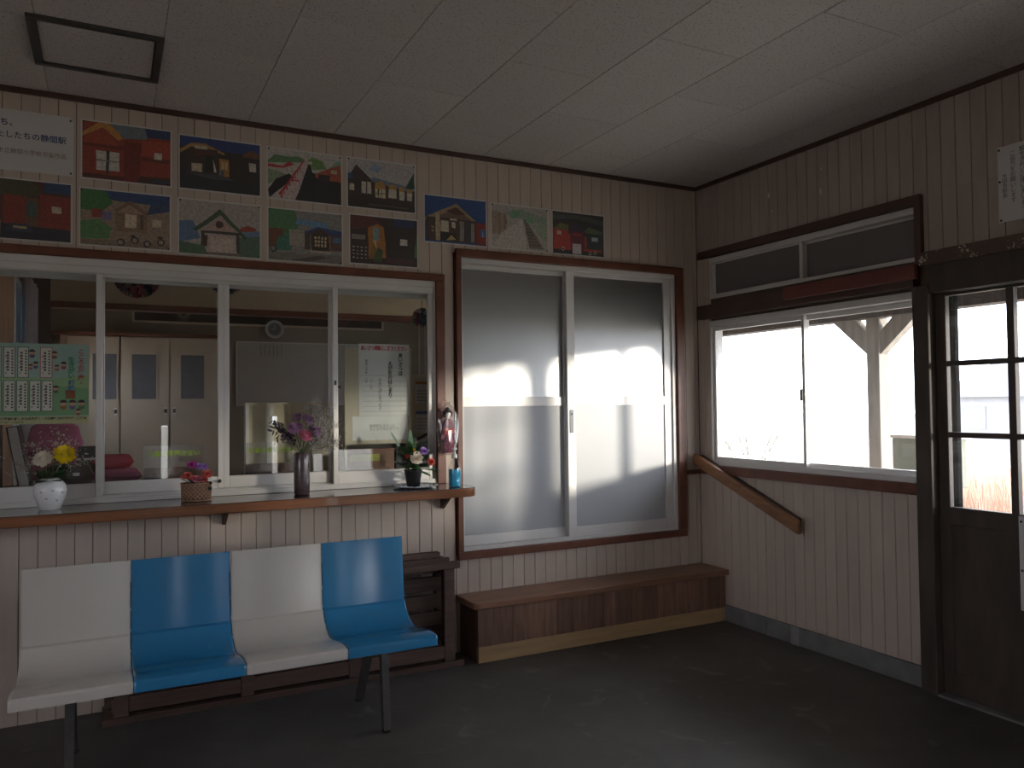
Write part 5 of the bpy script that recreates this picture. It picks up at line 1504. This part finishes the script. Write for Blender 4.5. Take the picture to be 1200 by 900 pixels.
struct(bx('trim_16', mat('black_weathered_timber', (0.012, 0.011, 0.012), 1.0, spec=0.05), XR + .105, XR + .140, 2.505, 2.60, ZG, 2.3, None, .006), 'rough dark outer door post')

def blades(m, cx, cy, n, rad, h0, h1, seed, lean=.12):
    rg = random.Random(seed)
    for i in range(n):
        a = rg.uniform(0, 6.283); r_ = rad * math.sqrt(rg.random())
        x, y = cx + r_ * math.cos(a), cy + r_ * math.sin(a)
        h = rg.uniform(h0, h1); th = rg.uniform(0, 6.283)
        w_ = rg.uniform(.004, .010)
        dx, dy = w_ * math.cos(th), w_ * math.sin(th)
        lx, ly = rg.gauss(0, lean), rg.gauss(0, lean)
        k = len(m.v)
        m.v += [(x - dx, y - dy, ZG), (x + dx, y + dy, ZG), (x + dx * .8 + lx * .4, y + dy * .8 + ly * .4, ZG + h * .6), (x - dx * .8 + lx * .4, y - dy * .8 + ly * .4, ZG + h * .6), (x + lx, y + ly, ZG + h)]
        m.face([k, k + 1, k + 2, k + 3]); m.face([k + 3, k + 2, k + 4])
    return m
gm = MB()
rg = random.Random(3)
for i in range(90):
    blades(gm, rg.uniform(6.1, 8.8), rg.uniform(3.0, 6.6), 60, .28, .65, 1.15, i)
for i in range(50):
    blades(gm, rg.uniform(8.9, 9.6), rg.uniform(6.0, 8.5), 45, .4, .4, .9, 200 + i)
go = gm.build('tall_dry_grass', GRASSM)
tag(go, 'tall dry reddish grass outside the entrance door', 'grass', kind='stuff')
def shrub(label, x, y, r, h, seed, n=420):
    o = thing('garden_shrub', label, 'shrub', (x, y, ZG), 'shrubs outside the building')
    rg = random.Random(seed); m = MB()
    for i in range(n):
        d = Vector((rg.gauss(0, 1), rg.gauss(0, 1), rg.gauss(0, 1))).normalized()
        q = rg.uniform(.55, 1.0)
        p = Vector((d.x * r * q, d.y * r * q, h * .55 + d.z * h * .45 * q))
        e = Vector((rg.gauss(0, 1), rg.gauss(0, 1), rg.gauss(0, 1))).normalized()
        m.petal(p, e, e.orthogonal(), .10, .055, .01)
    m.build('foliage', SHRUBM, o)
    st_ = MB()
    for i in range(5):
        a = 2 * math.pi * i / 5
        st_.tube([(0, 0, 0), (.3 * r * math.cos(a), .3 * r * math.sin(a), h * .4), (.6 * r * math.cos(a), .6 * r * math.sin(a), h * .75)], .012, 6)
    st_.build('branches', OLDW, o)
    return o
shrub('rounded shrub beyond the left half of the window', 10.9, 11.3, .9, 1.3, 1)
shrub('low shrub beyond the canopy post', 8.0, 9.6, .6, 1.1, 2)
shrub('wide shrub far beyond the left window pane', 13.0, 14.6, 1.3, 1.6, 3)
def hedge(x, y, h, seed):  # unseen hedge added to keep the low sun off the wall below the ledge
    o = thing('added_hedge_shrub', 'added sun-blocking clipped hedge shrub, %s from the far end of the forecourt row' % ['first', 'second', 'third', 'fourth', 'fifth', 'sixth'][seed - 20], 'shrub', (x, y, ZG), 'added hedge out of view along the forecourt')
    rg = random.Random(seed); m = MB()
    for i in range(800):
        p = Vector((rg.uniform(-.32, .32), rg.uniform(-.28, .28), rg.uniform(.06, h - .03) if i % 3 else h - .05 * rg.random()))
        e = Vector((rg.gauss(0, 1), rg.gauss(0, 1), rg.gauss(0, 1))).normalized()
        m.petal(p, e, e.orthogonal(), .10, .065, .01)
    m.build('foliage', SHRUBM, o)
    MB().tube([(0, 0, 0), (.05, 0, h * .5), (0, .05, h * .85)], .03, 6).build('trunk', OLDW, o)
for i in range(6):
    hedge(6.2, -5.0 + .78 * i, 2.0 if i < 4 else 1.9 - .2 * (i - 3), 20 + i)
ub = thing('utility_box', 'grey metal utility box outside behind the canopy post', 'box', (5.5, 3.86, ZG))
MB().box(-.12, .12, -.22, .22, .95, 1.31).build('cabinet', mat('grey_green_metal', (.16, .17, .13), .6), ub, None, .008)
MB().box(-.14, .14, -.25, .25, 1.31, 1.335).build('lid', OUTW, ub)
for s in (-.17, .17):
    MB().box(-.03, .03, s - .03, s + .03, 0, .95).build('post', OUTW, ub)
hs = thing('distant_house', 'pale house with grey gabled roof beyond the grass', 'house', (0, 0, ZG))
MB().box(24.0, 29.0, 12.6, 16.2, 0, 1.75).build('walls', HOUSEW, hs)
MB().prism([(12.2, 1.70), (16.6, 1.70), (14.4, 2.75)], 0, 23.7, 29.3).build('roof', HOUSER, hs)
for y_ in (13.2, 14.9):
    MB().box(23.96, 24.0, y_, y_ + .8, .7, 1.4).build('window', HOUSER, hs)
MB().box(23.95, 24.0, 16.0, 16.15, 0, 1.7).build('downpipe', HOUSER, hs)
